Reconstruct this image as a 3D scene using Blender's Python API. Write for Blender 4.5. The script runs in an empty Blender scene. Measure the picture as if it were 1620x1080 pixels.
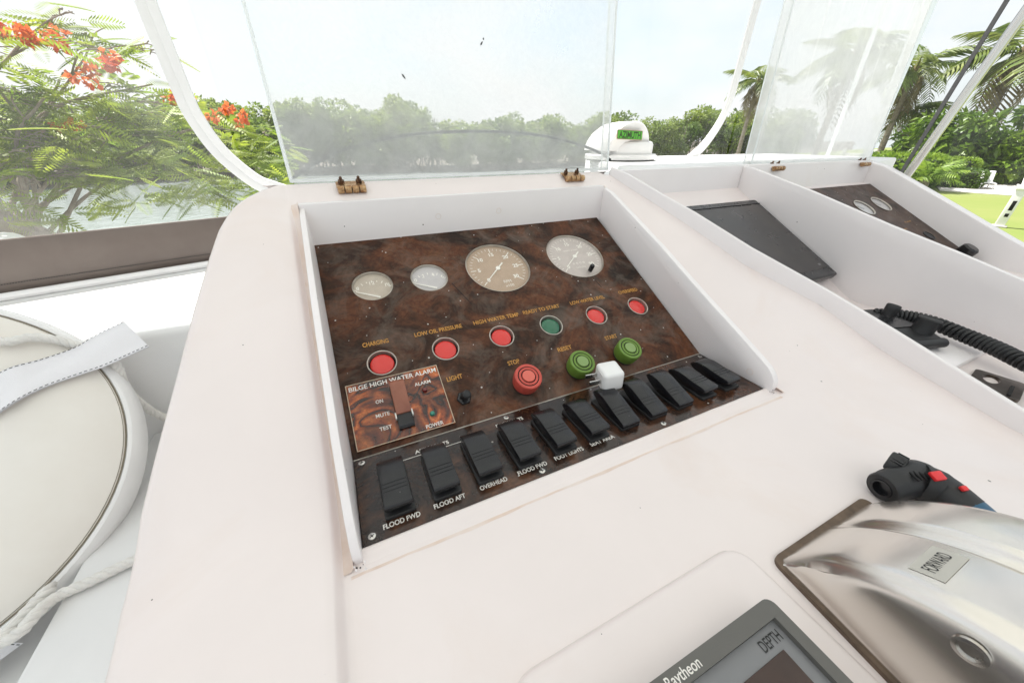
import bpy, bmesh, math, random
from mathutils import Vector, Matrix, Euler
import numpy as np
R = math.radians
PI = math.pi
scene = bpy.context.scene
col = scene.collection
rng = random.Random(7)
# ------------------------------------------------------------------ camera, sky, sun, exposure
cam = bpy.data.cameras.new('camera')
cam.sensor_width = 36.0
cam.lens = 12.677
cam.clip_start = 0.01
cam.clip_end = 3000
cam_o = bpy.data.objects.new('camera', cam)
col.objects.link(cam_o)
cam_o.location = (0.0272, -0.1751, 0.2444)
cam_o.rotation_euler = (R(90 - 29.292), 0, R(-25.208))
scene.camera = cam_o
SUN_EL, SUN_T = R(63), R(70)
sun_dir = Vector((-math.cos(SUN_EL) * math.cos(SUN_T), math.cos(SUN_EL) * math.sin(SUN_T), math.sin(SUN_EL)))
world = bpy.data.worlds.new('World')
scene.world = world
world.use_nodes = True
nt = world.node_tree
nt.nodes.clear()
w_out = nt.nodes.new('ShaderNodeOutputWorld')
w_bg = nt.nodes.new('ShaderNodeBackground')
w_bg.inputs['Strength'].default_value = 0.132
sky = nt.nodes.new('ShaderNodeTexSky')
sky.sky_type = 'NISHITA'
sky.sun_disc = False
sky.sun_elevation = SUN_EL
sky.sun_rotation = math.atan2(sun_dir.x, sun_dir.y)
sky.air_density = 1.2
sky.dust_density = 2.5
tc = nt.nodes.new('ShaderNodeTexCoord')
mp = nt.nodes.new('ShaderNodeMapping')
mp.inputs['Scale'].default_value = (1.0, 1.0, 2.2)
nz = nt.nodes.new('ShaderNodeTexNoise')
nz.inputs['Scale'].default_value = 2.6
nz.inputs['Detail'].default_value = 7
nz.inputs['Roughness'].default_value = 0.55
rp = nt.nodes.new('ShaderNodeValToRGB')
rp.color_ramp.elements[0].position = 0.32
rp.color_ramp.elements[1].position = 0.60
mx = nt.nodes.new('ShaderNodeMix')
mx.data_type = 'RGBA'
mx.inputs['B'].default_value = (2.95, 3.0, 3.02, 1)
nt.links.new(tc.outputs['Generated'], mp.inputs['Vector'])
nt.links.new(mp.outputs['Vector'], nz.inputs['Vector'])
nt.links.new(nz.outputs['Fac'], rp.inputs['Fac'])
nt.links.new(rp.outputs['Color'], mx.inputs['Factor'])
hz = nt.nodes.new('ShaderNodeMix')
hz.data_type = 'RGBA'
hz.inputs['Factor'].default_value = 0.8
hz.inputs['B'].default_value = (2.1, 2.4, 2.55, 1)
nt.links.new(sky.outputs['Color'], hz.inputs['A'])
nt.links.new(hz.outputs['Result'], mx.inputs['A'])
nt.links.new(mx.outputs['Result'], w_bg.inputs['Color'])
nt.links.new(w_bg.outputs['Background'], w_out.inputs['Surface'])
sun = bpy.data.lights.new('sun', 'SUN')
sun.energy = 4.0
sun.angle = R(0.6)
sun.color = (1.0, 0.965, 0.92)
sun_o = bpy.data.objects.new('sun', sun)
col.objects.link(sun_o)
sun_o.location = sun_dir * 40
sun_o.rotation_euler = sun_dir.to_track_quat('Z', 'Y').to_euler()
vs = scene.view_settings
vs.view_transform = 'Standard'
vs.look = 'None'
vs.exposure = 1.36
vs.gamma = 1
scene.cycles.use_denoising = True
scene.cycles.max_bounces = 12
scene.cycles.diffuse_bounces = 5
scene.cycles.transparent_max_bounces = 24
scene.cycles.sample_clamp_indirect = 8


# ------------------------------------------------------------------ helpers
class MB:
    """collects shapes into one mesh"""
    def __init__(s):
        s.V, s.F = [], []

    def add(s, V, F):
        o = len(s.V)
        s.V += [tuple(v) for v in V]
        s.F += [tuple(i + o for i in f) for f in F]
        return s

    def bm(s, b, M=None):
        b.verts.ensure_lookup_table()
        b.verts.index_update()
        V = [(M @ v.co if M else v.co.copy()) for v in b.verts]
        F = [[v.index for v in f.verts] for f in b.faces]
        b.free()
        return s.add(V, F)

    def box(s, c, size, M=None, bev=0.0, seg=2):
        b = bmesh.new()
        bmesh.ops.create_cube(b, size=1.0)
        for v in b.verts:
            v.co = Vector((v.co.x * size[0] + c[0], v.co.y * size[1] + c[1], v.co.z * size[2] + c[2]))
        if bev > 0:
            bmesh.ops.bevel(b, geom=list(b.edges), offset=bev, segments=seg, profile=0.5, affect='EDGES')
        return s.bm(b, M)

    def prism(s, poly, z0, z1, M=None, bev=0.0, seg=2):
        """poly in the xy plane, extruded z0..z1"""
        b = bmesh.new()
        n = len(poly)
        lo = [b.verts.new((p[0], p[1], z0)) for p in poly]
        hi = [b.verts.new((p[0], p[1], z1)) for p in poly]
        b.faces.new(lo[::-1])
        b.faces.new(hi)
        for i in range(n):
            b.faces.new((lo[i], lo[(i + 1) % n], hi[(i + 1) % n], hi[i]))
        bmesh.ops.recalc_face_normals(b, faces=list(b.faces))
        if bev > 0:
            es = [e for e in b.edges if e.calc_face_angle(0) > 0.5]
            bmesh.ops.bevel(b, geom=es, offset=bev, segments=seg, profile=0.5, affect='EDGES')
        return s.bm(b, M)

    def tube(s, pts, rad, n=10, caps=True):
        pts = [Vector(p) for p in pts]
        rs = rad if isinstance(rad, (list, tuple)) else [rad] * len(pts)
        o = len(s.V)
        up = Vector((0, 0, 1))
        prev = None
        for i, p in enumerate(pts):
            t = (pts[min(i + 1, len(pts) - 1)] - pts[max(i - 1, 0)]).normalized()
            if prev is None:
                a = t.cross(up)
                if a.length < 1e-3:
                    a = t.cross(Vector((1, 0, 0)))
            else:
                a = prev - t * prev.dot(t)
            a.normalize()
            prev = a
            b = t.cross(a)
            for k in range(n):
                th = 2 * PI * k / n
                s.V.append(tuple(p + (a * math.cos(th) + b * math.sin(th)) * rs[i]))
        for i in range(len(pts) - 1):
            for k in range(n):
                s.F.append((o + i * n + k, o + i * n + (k + 1) % n, o + (i + 1) * n + (k + 1) % n, o + (i + 1) * n + k))
        if caps:
            s.F.append(tuple(o + k for k in range(n))[::-1])
            s.F.append(tuple(o + (len(pts) - 1) * n + k for k in range(n)))
        return s

    def lathe(s, prof, n=32, M=None, arc=2 * PI, caps=False):
        """prof: (r, z) list, round the local z axis"""
        o = len(s.V)
        closed = arc > 6.28
        cols = n if closed else n + 1
        for (r, z) in prof:
            for k in range(cols):
                th = arc * k / n
                v = Vector((r * math.cos(th), r * math.sin(th), z))
                s.V.append(tuple(M @ v if M else v))
        for i in range(len(prof) - 1):
            for k in range(n):
                k2 = (k + 1) % cols
                s.F.append((o + i * cols + k, o + i * cols + k2, o + (i + 1) * cols + k2, o + (i + 1) * cols + k))
        for i, rev in ((0, True), (len(prof) - 1, False)):
            if caps and prof[i][0] > 1e-6 and closed:
                f = [o + i * cols + k for k in range(cols)]
                s.F.append(tuple(f[::-1] if rev else f))
        return s

    def grid(s, rows):
        o = len(s.V)
        m = len(rows[0])
        for r in rows:
            s.V += [tuple(p) for p in r]
        for i in range(len(rows) - 1):
            for j in range(m - 1):
                s.F.append((o + i * m + j, o + i * m + j + 1, o + (i + 1) * m + j + 1, o + (i + 1) * m + j))
        return s

    def mesh(s, name, m=None, smooth=True, ang=0.6, weld=True):
        me = bpy.data.meshes.new(name)
        me.from_pydata(s.V, [], s.F)
        b = bmesh.new()
        b.from_mesh(me)
        if weld:
            bmesh.ops.remove_doubles(b, verts=list(b.verts), dist=1e-6)
        bmesh.ops.recalc_face_normals(b, faces=list(b.faces))
        for f in b.faces:
            f.smooth = smooth
        if smooth:
            for e in b.edges:
                if len(e.link_faces) == 2 and e.calc_face_angle(0) > ang:
                    e.smooth = False
        b.to_mesh(me)
        b.free()
        if m:
            me.materials.append(m)
        return me

    def build(s, name, m=None, parent=None, **k):
        return put(name, s.mesh(name, m, **k), parent)


def put(name, me, parent=None):
    o = bpy.data.objects.new(name, me)
    col.objects.link(o)
    if parent:
        o.parent = parent
        if parent.get('_wpar'):
            o.matrix_parent_inverse = Matrix.Translation(parent.location).inverted()
    return o


def tag(o, label=None, cat=None, group=None, kind=None):
    if label: o['label'] = label
    if cat: o['category'] = cat
    if group: o['group'] = group
    if kind: o['kind'] = kind
    return o


def thing(name, label, cat, loc=(0, 0, 0), M=None, group=None, local=False):
    """Empty at the thing's base. local=False: its parts are given in scene coordinates"""
    o = bpy.data.objects.new(name, None)
    o.empty_display_size = 0.02
    col.objects.link(o)
    if M is not None:
        o.matrix_world = M
    else:
        o.location = loc
        if not local:
            o['_wpar'] = 1
    return tag(o, label, cat, group)


def copy_tree(o, parent=None):
    c = o.copy()
    col.objects.link(c)
    c.parent = parent
    for ch in list(o.children):
        copy_tree(ch, c)
    return c


def frame(o, x, y, z):
    m = Matrix.Identity(4)
    for i, a in enumerate((x, y, z)):
        m.col[i][:3] = Vector(a)
    m.col[3][:3] = Vector(o)
    return m


def smoothstep(a, b, x):
    t = min(1, max(0, (x - a) / (b - a)))
    return t * t * (3 - 2 * t)


def interp(x, pts):
    return float(np.interp(x, [p[0] for p in pts], [p[1] for p in pts]))


def catmull(pts, n=8):
    P = [Vector(p) for p in pts]
    P = [P[0] * 2 - P[1]] + P + [P[-1] * 2 - P[-2]]
    out = []
    for i in range(1, len(P) - 2):
        for k in range(n):
            t = k / n
            a, b, c, d = P[i - 1], P[i], P[i + 1], P[i + 2]
            out.append(0.5 * ((2 * b) + (c - a) * t + (2 * a - 5 * b + 4 * c - d) * t * t + (3 * b - a - 3 * c + d) * t ** 3))
    out.append(P[-2])
    return out


def rrect(x0, x1, y0, y1, r, n=5):
    out = []
    for cx, cy, a0 in ((x1 - r, y1 - r, 0), (x0 + r, y1 - r, 90), (x0 + r, y0 + r, 180), (x1 - r, y0 + r, 270)):
        for k in range(n + 1):
            a = R(a0 + 90 * k / n)
            out.append((cx + r * math.cos(a), cy + r * math.sin(a)))
    return out


def circle(cx, cy, r, n=32):
    return [(cx + r * math.cos(2 * PI * k / n), cy + r * math.sin(2 * PI * k / n)) for k in range(n)]


_dg = bpy.context.evaluated_depsgraph_get


def curve_mesh(name, loops, z0, z1, m=None, bev=0.0):
    """flat plate with holes: first loop is the outline"""
    cu = bpy.data.curves.new(name, 'CURVE')
    cu.dimensions = '2D'
    cu.fill_mode = 'BOTH'
    for lp in loops:
        sp = cu.splines.new('POLY')
        sp.points.add(len(lp) - 1)
        for i, p in enumerate(lp):
            sp.points[i].co = (p[0], p[1], 0, 1)
        sp.use_cyclic_u = True
    cu.extrude = (z1 - z0) / 2
    o = bpy.data.objects.new(name, cu)
    col.objects.link(o)
    bpy.context.view_layer.update()
    me = bpy.data.meshes.new_from_object(o.evaluated_get(_dg()))
    bpy.data.objects.remove(o)
    bpy.data.curves.remove(cu)
    me.transform(Matrix.Translation((0, 0, (z0 + z1) / 2)))
    me.name = name
    me.materials.clear()
    if m:
        me.materials.append(m)
    return me


def text_mesh(s, x0, x1, y, z, h, m, M=None, bold=0.0, space=1.0):
    """lettering from x0 to x1 on baseline y, capital height h"""
    cu = bpy.data.curves.new('lettering', 'FONT')
    cu.body = s
    cu.size = 1.0
    cu.offset = bold
    cu.space_character = space
    o = bpy.data.objects.new('lettering', cu)
    col.objects.link(o)
    bpy.context.view_layer.update()
    me = bpy.data.meshes.new_from_object(o.evaluated_get(_dg()))
    bpy.data.objects.remove(o)
    bpy.data.curves.remove(cu)
    xs = [v.co.x for v in me.vertices]
    a, b = min(xs), max(xs)
    sx = (x1 - x0) / (b - a) if x1 else h / 0.69
    sy = h / 0.69
    off = x0 if x1 else x0 - (b - a) * sx / 2
    for v in me.vertices:
        q = Vector((off + (v.co.x - a) * sx, y + v.co.y * sy, z))
        v.co = M @ q if M else q
    me.materials.clear()
    me.materials.append(m)
    return me


def lettering(parent, *a, **k):
    return put('lettering', text_mesh(*a, **k), parent)


# ------------------------------------------------------------------ materials
def _new(name):
    m = bpy.data.materials.new(name)
    m.use_nodes = True
    n = m.node_tree
    n.nodes.clear()
    out = n.nodes.new('ShaderNodeOutputMaterial')
    return m, n, out


def _noise(n, scale, detail=4, rough=0.55, dist=0.0, coord='Object'):
    t = n.nodes.new('ShaderNodeTexCoord')
    z = n.nodes.new('ShaderNodeTexNoise')
    z.inputs['Scale'].default_value = scale
    z.inputs['Detail'].default_value = detail
    z.inputs['Roughness'].default_value = rough
    z.inputs['Distortion'].default_value = dist
    if coord == 'World':
        g = n.nodes.new('ShaderNodeNewGeometry')
        n.links.new(g.outputs['Position'], z.inputs['Vector'])
    else:
        n.links.new(t.outputs[coord], z.inputs['Vector'])
    return z


def _ramp(n, src, stops):
    r = n.nodes.new('ShaderNodeValToRGB')
    cr = r.color_ramp
    while len(cr.elements) < len(stops):
        cr.elements.new(0.5)
    for e, (p, c) in zip(cr.elements, stops):
        e.position = p
        e.color = (*c, 1) if len(c) == 3 else c
    n.links.new(src, r.inputs['Fac'])
    return r.outputs['Color']


def _mixc(n, fac, a, b, mode='MIX'):
    x = n.nodes.new('ShaderNodeMix')
    x.data_type = 'RGBA'
    x.blend_type = mode
    for sock, v in (('Factor', fac), ('A', a), ('B', b)):
        if isinstance(v, (int, float)):
            x.inputs[sock].default_value = v
        elif isinstance(v, tuple):
            x.inputs[sock].default_value = (*v, 1)
        else:
            n.links.new(v, x.inputs[sock])
    return x.outputs['Result']


def _specks(n, scale, thr, coord='World', soft=0.02):
    """1 on small scattered specks, 0 elsewhere"""
    v = n.nodes.new('ShaderNodeTexVoronoi')
    v.inputs['Scale'].default_value = scale
    v.inputs['Randomness'].default_value = 1
    g = n.nodes.new('ShaderNodeNewGeometry')
    n.links.new(g.outputs['Position'], v.inputs['Vector'])
    wn = n.nodes.new('ShaderNodeTexWhiteNoise')
    n.links.new(v.outputs['Position'], wn.inputs['Vector'])
    sc = n.nodes.new('ShaderNodeMath')
    sc.operation = 'MULTIPLY'
    n.links.new(wn.outputs['Value'], sc.inputs[0])
    sc.inputs[1].default_value = thr
    lt = n.nodes.new('ShaderNodeMath')
    lt.operation = 'LESS_THAN'
    n.links.new(v.outputs['Distance'], lt.inputs[0])
    n.links.new(sc.outputs[0], lt.inputs[1])
    return lt.outputs[0]


def mat(name, c, rough=0.5, metal=0.0, coat=0.0, var=0.0, scale=20, bump=0.0, bscale=200, c2=None, trans=0.0, spec=0.5, coord='World', specks=None, rvar=0.0):
    m, n, out = _new(name)
    b = n.nodes.new('ShaderNodeBsdfPrincipled')
    b.inputs['Base Color'].default_value = (*c, 1)
    b.inputs['Roughness'].default_value = rough
    b.inputs['Metallic'].default_value = metal
    b.inputs['Coat Weight'].default_value = coat
    b.inputs['Coat Roughness'].default_value = 0.08
    b.inputs['Specular IOR Level'].default_value = spec
    src = None
    if var > 0 or c2:
        z = _noise(n, scale, 6, 0.6, 0.3, coord)
        lo = tuple(x * (1 - var) for x in c)
        src = _ramp(n, z.outputs['Fac'], [(0.3, c2 or lo), (0.68, c)])
    if specks:
        sc, th, scol = specks
        f = _specks(n, sc, th)
        src = _mixc(n, f, src or c, scol)
    if src:
        n.links.new(src, b.inputs['Base Color'])
    if rvar:
        z2 = _noise(n, scale * 1.7, 5, 0.6, 0, coord)
        mr = n.nodes.new('ShaderNodeMapRange')
        mr.inputs['To Min'].default_value = max(0.02, rough - rvar)
        mr.inputs['To Max'].default_value = rough + rvar
        n.links.new(z2.outputs['Fac'], mr.inputs['Value'])
        n.links.new(mr.outputs['Result'], b.inputs['Roughness'])
    if bump > 0:
        z3 = _noise(n, bscale, 4, 0.6, 0, coord)
        bp = n.nodes.new('ShaderNodeBump')
        bp.inputs['Strength'].default_value = bump
        bp.inputs['Distance'].default_value = 0.001
        n.links.new(z3.outputs['Fac'], bp.inputs['Height'])
        n.links.new(bp.outputs['Normal'], b.inputs['Normal'])
    n.links.new(b.outputs['BSDF'], out.inputs['Surface'])
    return m


def burl(name, stops, scale, rough, wear=0.25, coat=0.0, patch=None, spec=.35):
    """figured burl-wood laminate, worn"""
    m, n, out = _new(name)
    b = n.nodes.new('ShaderNodeBsdfPrincipled')
    z = _noise(n, scale, 8, 0.62, 1.6, 'Object')
    c = _ramp(n, z.outputs['Fac'], stops)
    zf = _noise(n, scale * 6, 6, 0.7, 2.5, 'Object')
    fine = _ramp(n, zf.outputs['Fac'], [(0.35, (0.45, 0.42, 0.40)), (0.62, (1.25, 1.2, 1.15))])
    c = _mixc(n, 0.75, c, fine, 'MULTIPLY')
    if patch:
        zp = _noise(n, patch[0], 5, 0.6, 0.5, 'Object')
        fp = _ramp(n, zp.outputs['Fac'], [(patch[1], (0, 0, 0)), (patch[1] + 0.12, (1, 1, 1))])
        c = _mixc(n, fp, c, patch[2])
    if wear:
        zw = _noise(n, 26, 7, 0.7, 0.8, 'Object')
        fw = _ramp(n, zw.outputs['Fac'], [(0.46, (0, 0, 0)), (0.74, (wear, wear, wear))])
        c = _mixc(n, fw, c, (0.20, 0.155, 0.125))
    sp = _specks(n, 95, 0.10)
    c = _mixc(n, sp, c, (0.55, 0.53, 0.5))
    n.links.new(c, b.inputs['Base Color'])
    zr = _noise(n, 40, 6, 0.65, 0.5, 'Object')
    mr = n.nodes.new('ShaderNodeMapRange')
    mr.inputs['To Min'].default_value = rough * 0.6
    mr.inputs['To Max'].default_value = rough * 1.5
    n.links.new(zr.outputs['Fac'], mr.inputs['Value'])
    n.links.new(mr.outputs['Result'], b.inputs['Roughness'])
    b.inputs['Specular IOR Level'].default_value = spec
    b.inputs['Coat Weight'].default_value = coat
    b.inputs['Coat Roughness'].default_value = 0.12
    bp = n.nodes.new('ShaderNodeBump')
    bp.inputs['Strength'].default_value = 0.12
    bp.inputs['Distance'].default_value = 0.0006
    n.links.new(zf.outputs['Fac'], bp.inputs['Height'])
    n.links.new(bp.outputs['Normal'], b.inputs['Normal'])
    n.links.new(b.outputs['BSDF'], out.inputs['Surface'])
    return m


def clear(name, haze=0.1, tint=(1, 1, 1), gloss_r=0.03, streak=None, hvar=0.0, hscale=12, hcol=(0.97, 0.965, 0.945), ior=1.45, low=None):
    """clear sheet: transparent + fresnel gloss + a scattering film for salt, scuffs and painted reflections"""
    m, n, out = _new(name)
    tr = n.nodes.new('ShaderNodeBsdfTransparent')
    tr.inputs['Color'].default_value = (*tint, 1)
    gl = n.nodes.new('ShaderNodeBsdfGlossy')
    gl.inputs['Roughness'].default_value = gloss_r
    lw = n.nodes.new('ShaderNodeLayerWeight')
    lw.inputs['Blend'].default_value = 0.5
    pw = n.nodes.new('ShaderNodeMath')
    pw.operation = 'POWER'
    pw.inputs[1].default_value = 5.0
    n.links.new(lw.outputs['Facing'], pw.inputs[0])
    fr = n.nodes.new('ShaderNodeMapRange')
    f0 = ((ior - 1) / (ior + 1)) ** 2
    fr.inputs['To Min'].default_value = f0
    fr.inputs['To Max'].default_value = 0.9
    n.links.new(pw.outputs[0], fr.inputs['Value'])
    df = n.nodes.new('ShaderNodeBsdfDiffuse')
    df.inputs['Color'].default_value = (*hcol, 1)
    tl = n.nodes.new('ShaderNodeBsdfTranslucent')
    tl.inputs['Color'].default_value = (*hcol, 1)
    sc = n.nodes.new('ShaderNodeMixShader')
    sc.inputs['Fac'].default_value = 0.85
    n.links.new(df.outputs['BSDF'], sc.inputs[1])
    n.links.new(tl.outputs['BSDF'], sc.inputs[2])
    m1 = n.nodes.new('ShaderNodeMixShader')
    n.links.new(tr.outputs['BSDF'], m1.inputs[1])
    n.links.new(sc.outputs['Shader'], m1.inputs[2])
    m1.inputs['Fac'].default_value = haze
    if hvar:
        z = _noise(n, hscale, 8, 0.7, 0.4, 'World')
        mr = n.nodes.new('ShaderNodeMapRange')
        mr.inputs['From Min'].default_value = 0.3
        mr.inputs['From Max'].default_value = 0.7
        mr.inputs['To Min'].default_value = max(0, haze - hvar)
        mr.inputs['To Max'].default_value = haze + hvar
        n.links.new(z.outputs['Fac'], mr.inputs['Value'])
        fac = mr.outputs['Result']
        if low:
            g = n.nodes.new('ShaderNodeNewGeometry')
            sx = n.nodes.new('ShaderNodeSeparateXYZ')
            n.links.new(g.outputs['Position'], sx.inputs[0])
            m2 = n.nodes.new('ShaderNodeMapRange')
            m2.inputs['From Min'].default_value = low[0]
            m2.inputs['From Max'].default_value = low[1]
            m2.inputs['To Min'].default_value = low[2]
            m2.inputs['To Max'].default_value = low[3]
            n.links.new(sx.outputs['Z'], m2.inputs['Value'])
            mu = n.nodes.new('ShaderNodeMath')
            mu.operation = 'MULTIPLY'
            n.links.new(fac, mu.inputs[0])
            n.links.new(m2.outputs['Result'], mu.inputs[1])
            fac = mu.outputs[0]
        if streak:
            tcd = n.nodes.new('ShaderNodeNewGeometry')
            mp_ = n.nodes.new('ShaderNodeMapping')
            mp_.inputs['Scale'].default_value = streak[0]
            mp_.inputs['Rotation'].default_value = streak[2] if len(streak) > 2 else (0, 0, 0)
            n.links.new(tcd.outputs['Position'], mp_.inputs['Vector'])
            zs = n.nodes.new('ShaderNodeTexNoise')
            zs.inputs['Scale'].default_value = 1
            zs.inputs['Detail'].default_value = 3
            n.links.new(mp_.outputs['Vector'], zs.inputs['Vector'])
            rs = _ramp(n, zs.outputs['Fac'], [(0.55, (0, 0, 0)), (0.72, (streak[1],) * 3)])
            ad = n.nodes.new('ShaderNodeMath')
            ad.operation = 'ADD'
            ad.use_clamp = True
            n.links.new(fac, ad.inputs[0])
            n.links.new(rs, ad.inputs[1])
            fac = ad.outputs[0]
        n.links.new(fac, m1.inputs['Fac'])
    m2s = n.nodes.new('ShaderNodeMixShader')
    n.links.new(fr.outputs['Result'], m2s.inputs['Fac'])
    n.links.new(m1.outputs['Shader'], m2s.inputs[1])
    n.links.new(gl.outputs['BSDF'], m2s.inputs[2])
    n.links.new(m2s.outputs['Shader'], out.inputs['Surface'])
    return m


def leafmat(name, c1, c2, scale=1.5, trans=0.35, rough=0.5):
    m, n, out = _new(name)
    z = _noise(n, scale, 3, 0.6, 0, 'World')
    zf = _noise(n, scale * 9, 2, 0.6, 0, 'World')
    a = _ramp(n, z.outputs['Fac'], [(0.35, c1), (0.65, c2)])
    b_ = _ramp(n, zf.outputs['Fac'], [(0.3, (0.55, 0.6, 0.5)), (0.7, (1.3, 1.25, 1.2))])
    c = _mixc(n, 0.8, a, b_, 'MULTIPLY')
    b = n.nodes.new('ShaderNodeBsdfPrincipled')
    b.inputs['Roughness'].default_value = rough
    n.links.new(c, b.inputs['Base Color'])
    t = n.nodes.new('ShaderNodeBsdfTranslucent')
    n.links.new(c, t.inputs['Color'])
    ms = n.nodes.new('ShaderNodeMixShader')
    ms.inputs['Fac'].default_value = trans
    n.links.new(b.outputs['BSDF'], ms.inputs[1])
    n.links.new(t.outputs['BSDF'], ms.inputs[2])
    n.links.new(ms.outputs['Shader'], out.inputs['Surface'])
    return m


def gelcoat(name, c, stain=(0.70, 0.54, 0.44), amount=0.28, rough=0.32):
    m, n, out = _new(name)
    b = n.nodes.new('ShaderNodeBsdfPrincipled')
    z = _noise(n, 9, 4, 0.6, 0.4, 'World')
    base = _ramp(n, z.outputs['Fac'], [(0.3, tuple(x * 0.965 for x in c)), (0.7, c)])
    zs = _noise(n, 5.5, 6, 0.62, 0.9, 'World')
    f = _ramp(n, zs.outputs['Fac'], [(0.56, (0, 0, 0)), (0.82, (amount,) * 3)])
    base = _mixc(n, f, base, stain)
    sp = _specks(n, 42, 0.045)
    base = _mixc(n, sp, base, (0.12, 0.10, 0.09))
    n.links.new(base, b.inputs['Base Color'])
    b.inputs['Coat Weight'].default_value = 0.3
    b.inputs['Coat Roughness'].default_value = 0.12
    zr = _noise(n, 60, 5, 0.7, 0.3, 'World')
    mr = n.nodes.new('ShaderNodeMapRange')
    mr.inputs['To Min'].default_value = rough - 0.08
    mr.inputs['To Max'].default_value = rough + 0.14
    n.links.new(zr.outputs['Fac'], mr.inputs['Value'])
    n.links.new(mr.outputs['Result'], b.inputs['Roughness'])
    zb = _noise(n, 25, 3, 0.5, 0, 'World')
    bp = n.nodes.new('ShaderNodeBump')
    bp.inputs['Strength'].default_value = 0.05
    bp.inputs['Distance'].default_value = 0.002
    n.links.new(zb.outputs['Fac'], bp.inputs['Height'])
    n.links.new(bp.outputs['Normal'], b.inputs['Normal'])
    n.links.new(b.outputs['BSDF'], out.inputs['Surface'])
    return m


WHITE = (0.82, 0.738, 0.714)
M_gel = gelcoat('gelcoat_white', WHITE)
M_rim = gelcoat('rim_white', (0.86, 0.815, 0.81), amount=0.15, rough=0.38)
M_seal_shade = mat('aged_sealant_groove_shade', (0.72, 0.565, 0.475), 0.6, scale=30, c2=(0.80, 0.71, 0.665))
M_deck = mat('deck_white', (0.80, 0.795, 0.785), 0.45, var=0.05, scale=8, bump=0.05, bscale=80)
M_burl = burl('burl_weathered', [(0.30, (0.012, 0.008, 0.006)), (0.44, (0.040, 0.018, 0.010)), (0.57, (0.105, 0.038, 0.017)), (0.72, (0.15, 0.065, 0.030))], 13, 0.50, 0.58, patch=(7, 0.62, (0.24, 0.075, 0.016)), spec=.22)
M_burl2 = burl('burl_gloss', [(0.30, (0.007, 0.005, 0.005)), (0.46, (0.026, 0.014, 0.010)), (0.60, (0.085, 0.036, 0.018)), (0.75, (0.15, 0.07, 0.035))], 16, 0.16, 0.10, coat=0.25)
M_burl3 = burl('burl_far', [(0.3, (0.02, 0.012, 0.009)), (0.6, (0.075, 0.04, 0.026)), (0.75, (0.11, 0.06, 0.04))], 14, 0.45, 0.3)
M_black = mat('black_plastic', (0.010, 0.010, 0.012), 0.27, specks=(150, 0.05, (0.30, 0.29, 0.28)))
M_blackm = mat('black_rubber', (0.016, 0.016, 0.017), 0.5, bump=0.05, bscale=600)
M_gap = mat('dark_gap', (0.006, 0.005, 0.005), 0.8)
M_gold = mat('gold_print', (0.60, 0.29, 0.05), 0.5, var=0.35, scale=120)
M_wprint = mat('white_print', (0.78, 0.75, 0.70), 0.5)
M_chrome = mat('bright_metal', (0.62, 0.60, 0.57), 0.25, metal=1, rvar=0.1, scale=80)
M_steel = mat('stainless', (0.66, 0.63, 0.60), 0.18, metal=1, rvar=0.08, scale=30)
M_brass = mat('rusty_brass', (0.58, 0.40, 0.22), 0.3, metal=0.8, c2=(0.22, 0.085, 0.03), scale=140, rvar=0.15, bump=0.3, bscale=500)
M_cast = mat('satin_aluminium', (0.78, 0.745, 0.70), 0.22, metal=0.95, c2=(0.70, 0.645, 0.59), scale=9, rvar=0.05)
M_red = mat('red_lens', (0.66, 0.022, 0.016), 0.22, coat=0.5)
M_green = mat('green_lens', (0.008, 0.12, 0.055), 0.2, coat=0.5)
M_redb = mat('red_button', (0.60, 0.085, 0.06), 0.5, var=0.2, scale=90)
M_redc = mat('red_button_centre', (0.68, 0.14, 0.10), 0.5)
M_grnb = mat('green_button', (0.145, 0.26, 0.035), 0.5, var=0.2, scale=90)
M_grnc = mat('green_button_centre', (0.22, 0.33, 0.11), 0.5)
M_dialA = mat('dial_tan', (0.50, 0.36, 0.25), 0.6, var=0.12, scale=30)  # dial tones lightened to carry sky reflected in the glass
M_dialB = mat('dial_grey', (0.58, 0.51, 0.47), 0.6, var=0.12, scale=30)
M_dialC = mat('dial_silver', (0.60, 0.57, 0.565), 0.6, var=0.12, scale=30)
M_dialD = mat('dial_beige', (0.55, 0.47, 0.38), 0.6, var=0.12, scale=30)
M_mark = mat('dial_marks', (0.95, 0.92, 0.84), 0.6)
M_bezel = mat('gauge_bezel', (0.60, 0.55, 0.48), 0.35, metal=0.5, var=0.3, scale=90)
M_lens = clear('gauge_glass', 0.14, gloss_r=0.12, hvar=0.08, hscale=60)  # haze paints the sky's reflection over the dials
M_charger = mat('white_plastic', (0.82, 0.815, 0.80), 0.28, coat=0.2)
M_screen = mat('dark_screen', (0.020, 0.020, 0.022), 0.28, var=0.4, scale=25, rvar=0.08)
M_brown_lcd = mat('brown_lcd', (0.05, 0.025, 0.018), 0.25, var=0.4, scale=20)
M_greyp = mat('grey_bezel', (0.115, 0.11, 0.10), 0.45, bump=0.08, bscale=900)
M_greyl = mat('grey_face', (0.20, 0.20, 0.205), 0.4)
M_cream = mat('buoy_cream', (0.82, 0.79, 0.735), 0.42, c2=(0.76, 0.715, 0.65), scale=6, specks=(16, 0.05, (0.25, 0.22, 0.2)))
M_buoyw = mat('buoy_white', (0.85, 0.84, 0.825), 0.4, var=0.05, scale=12)
M_web = mat('webbing', (0.82, 0.81, 0.83), 0.8, bump=0.5, bscale=700)
M_stitch = mat('stitching', (0.02, 0.02, 0.025), 0.8)
M_rope = mat('rope_white', (0.80, 0.78, 0.74), 0.85, var=0.12, scale=120, bump=0.4, bscale=900)
M_vinyl = mat('brown_vinyl', (0.12, 0.092, 0.078), 0.45, c2=(0.16, 0.13, 0.112), scale=7, bump=0.1, bscale=60, rvar=0.1)
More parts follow.
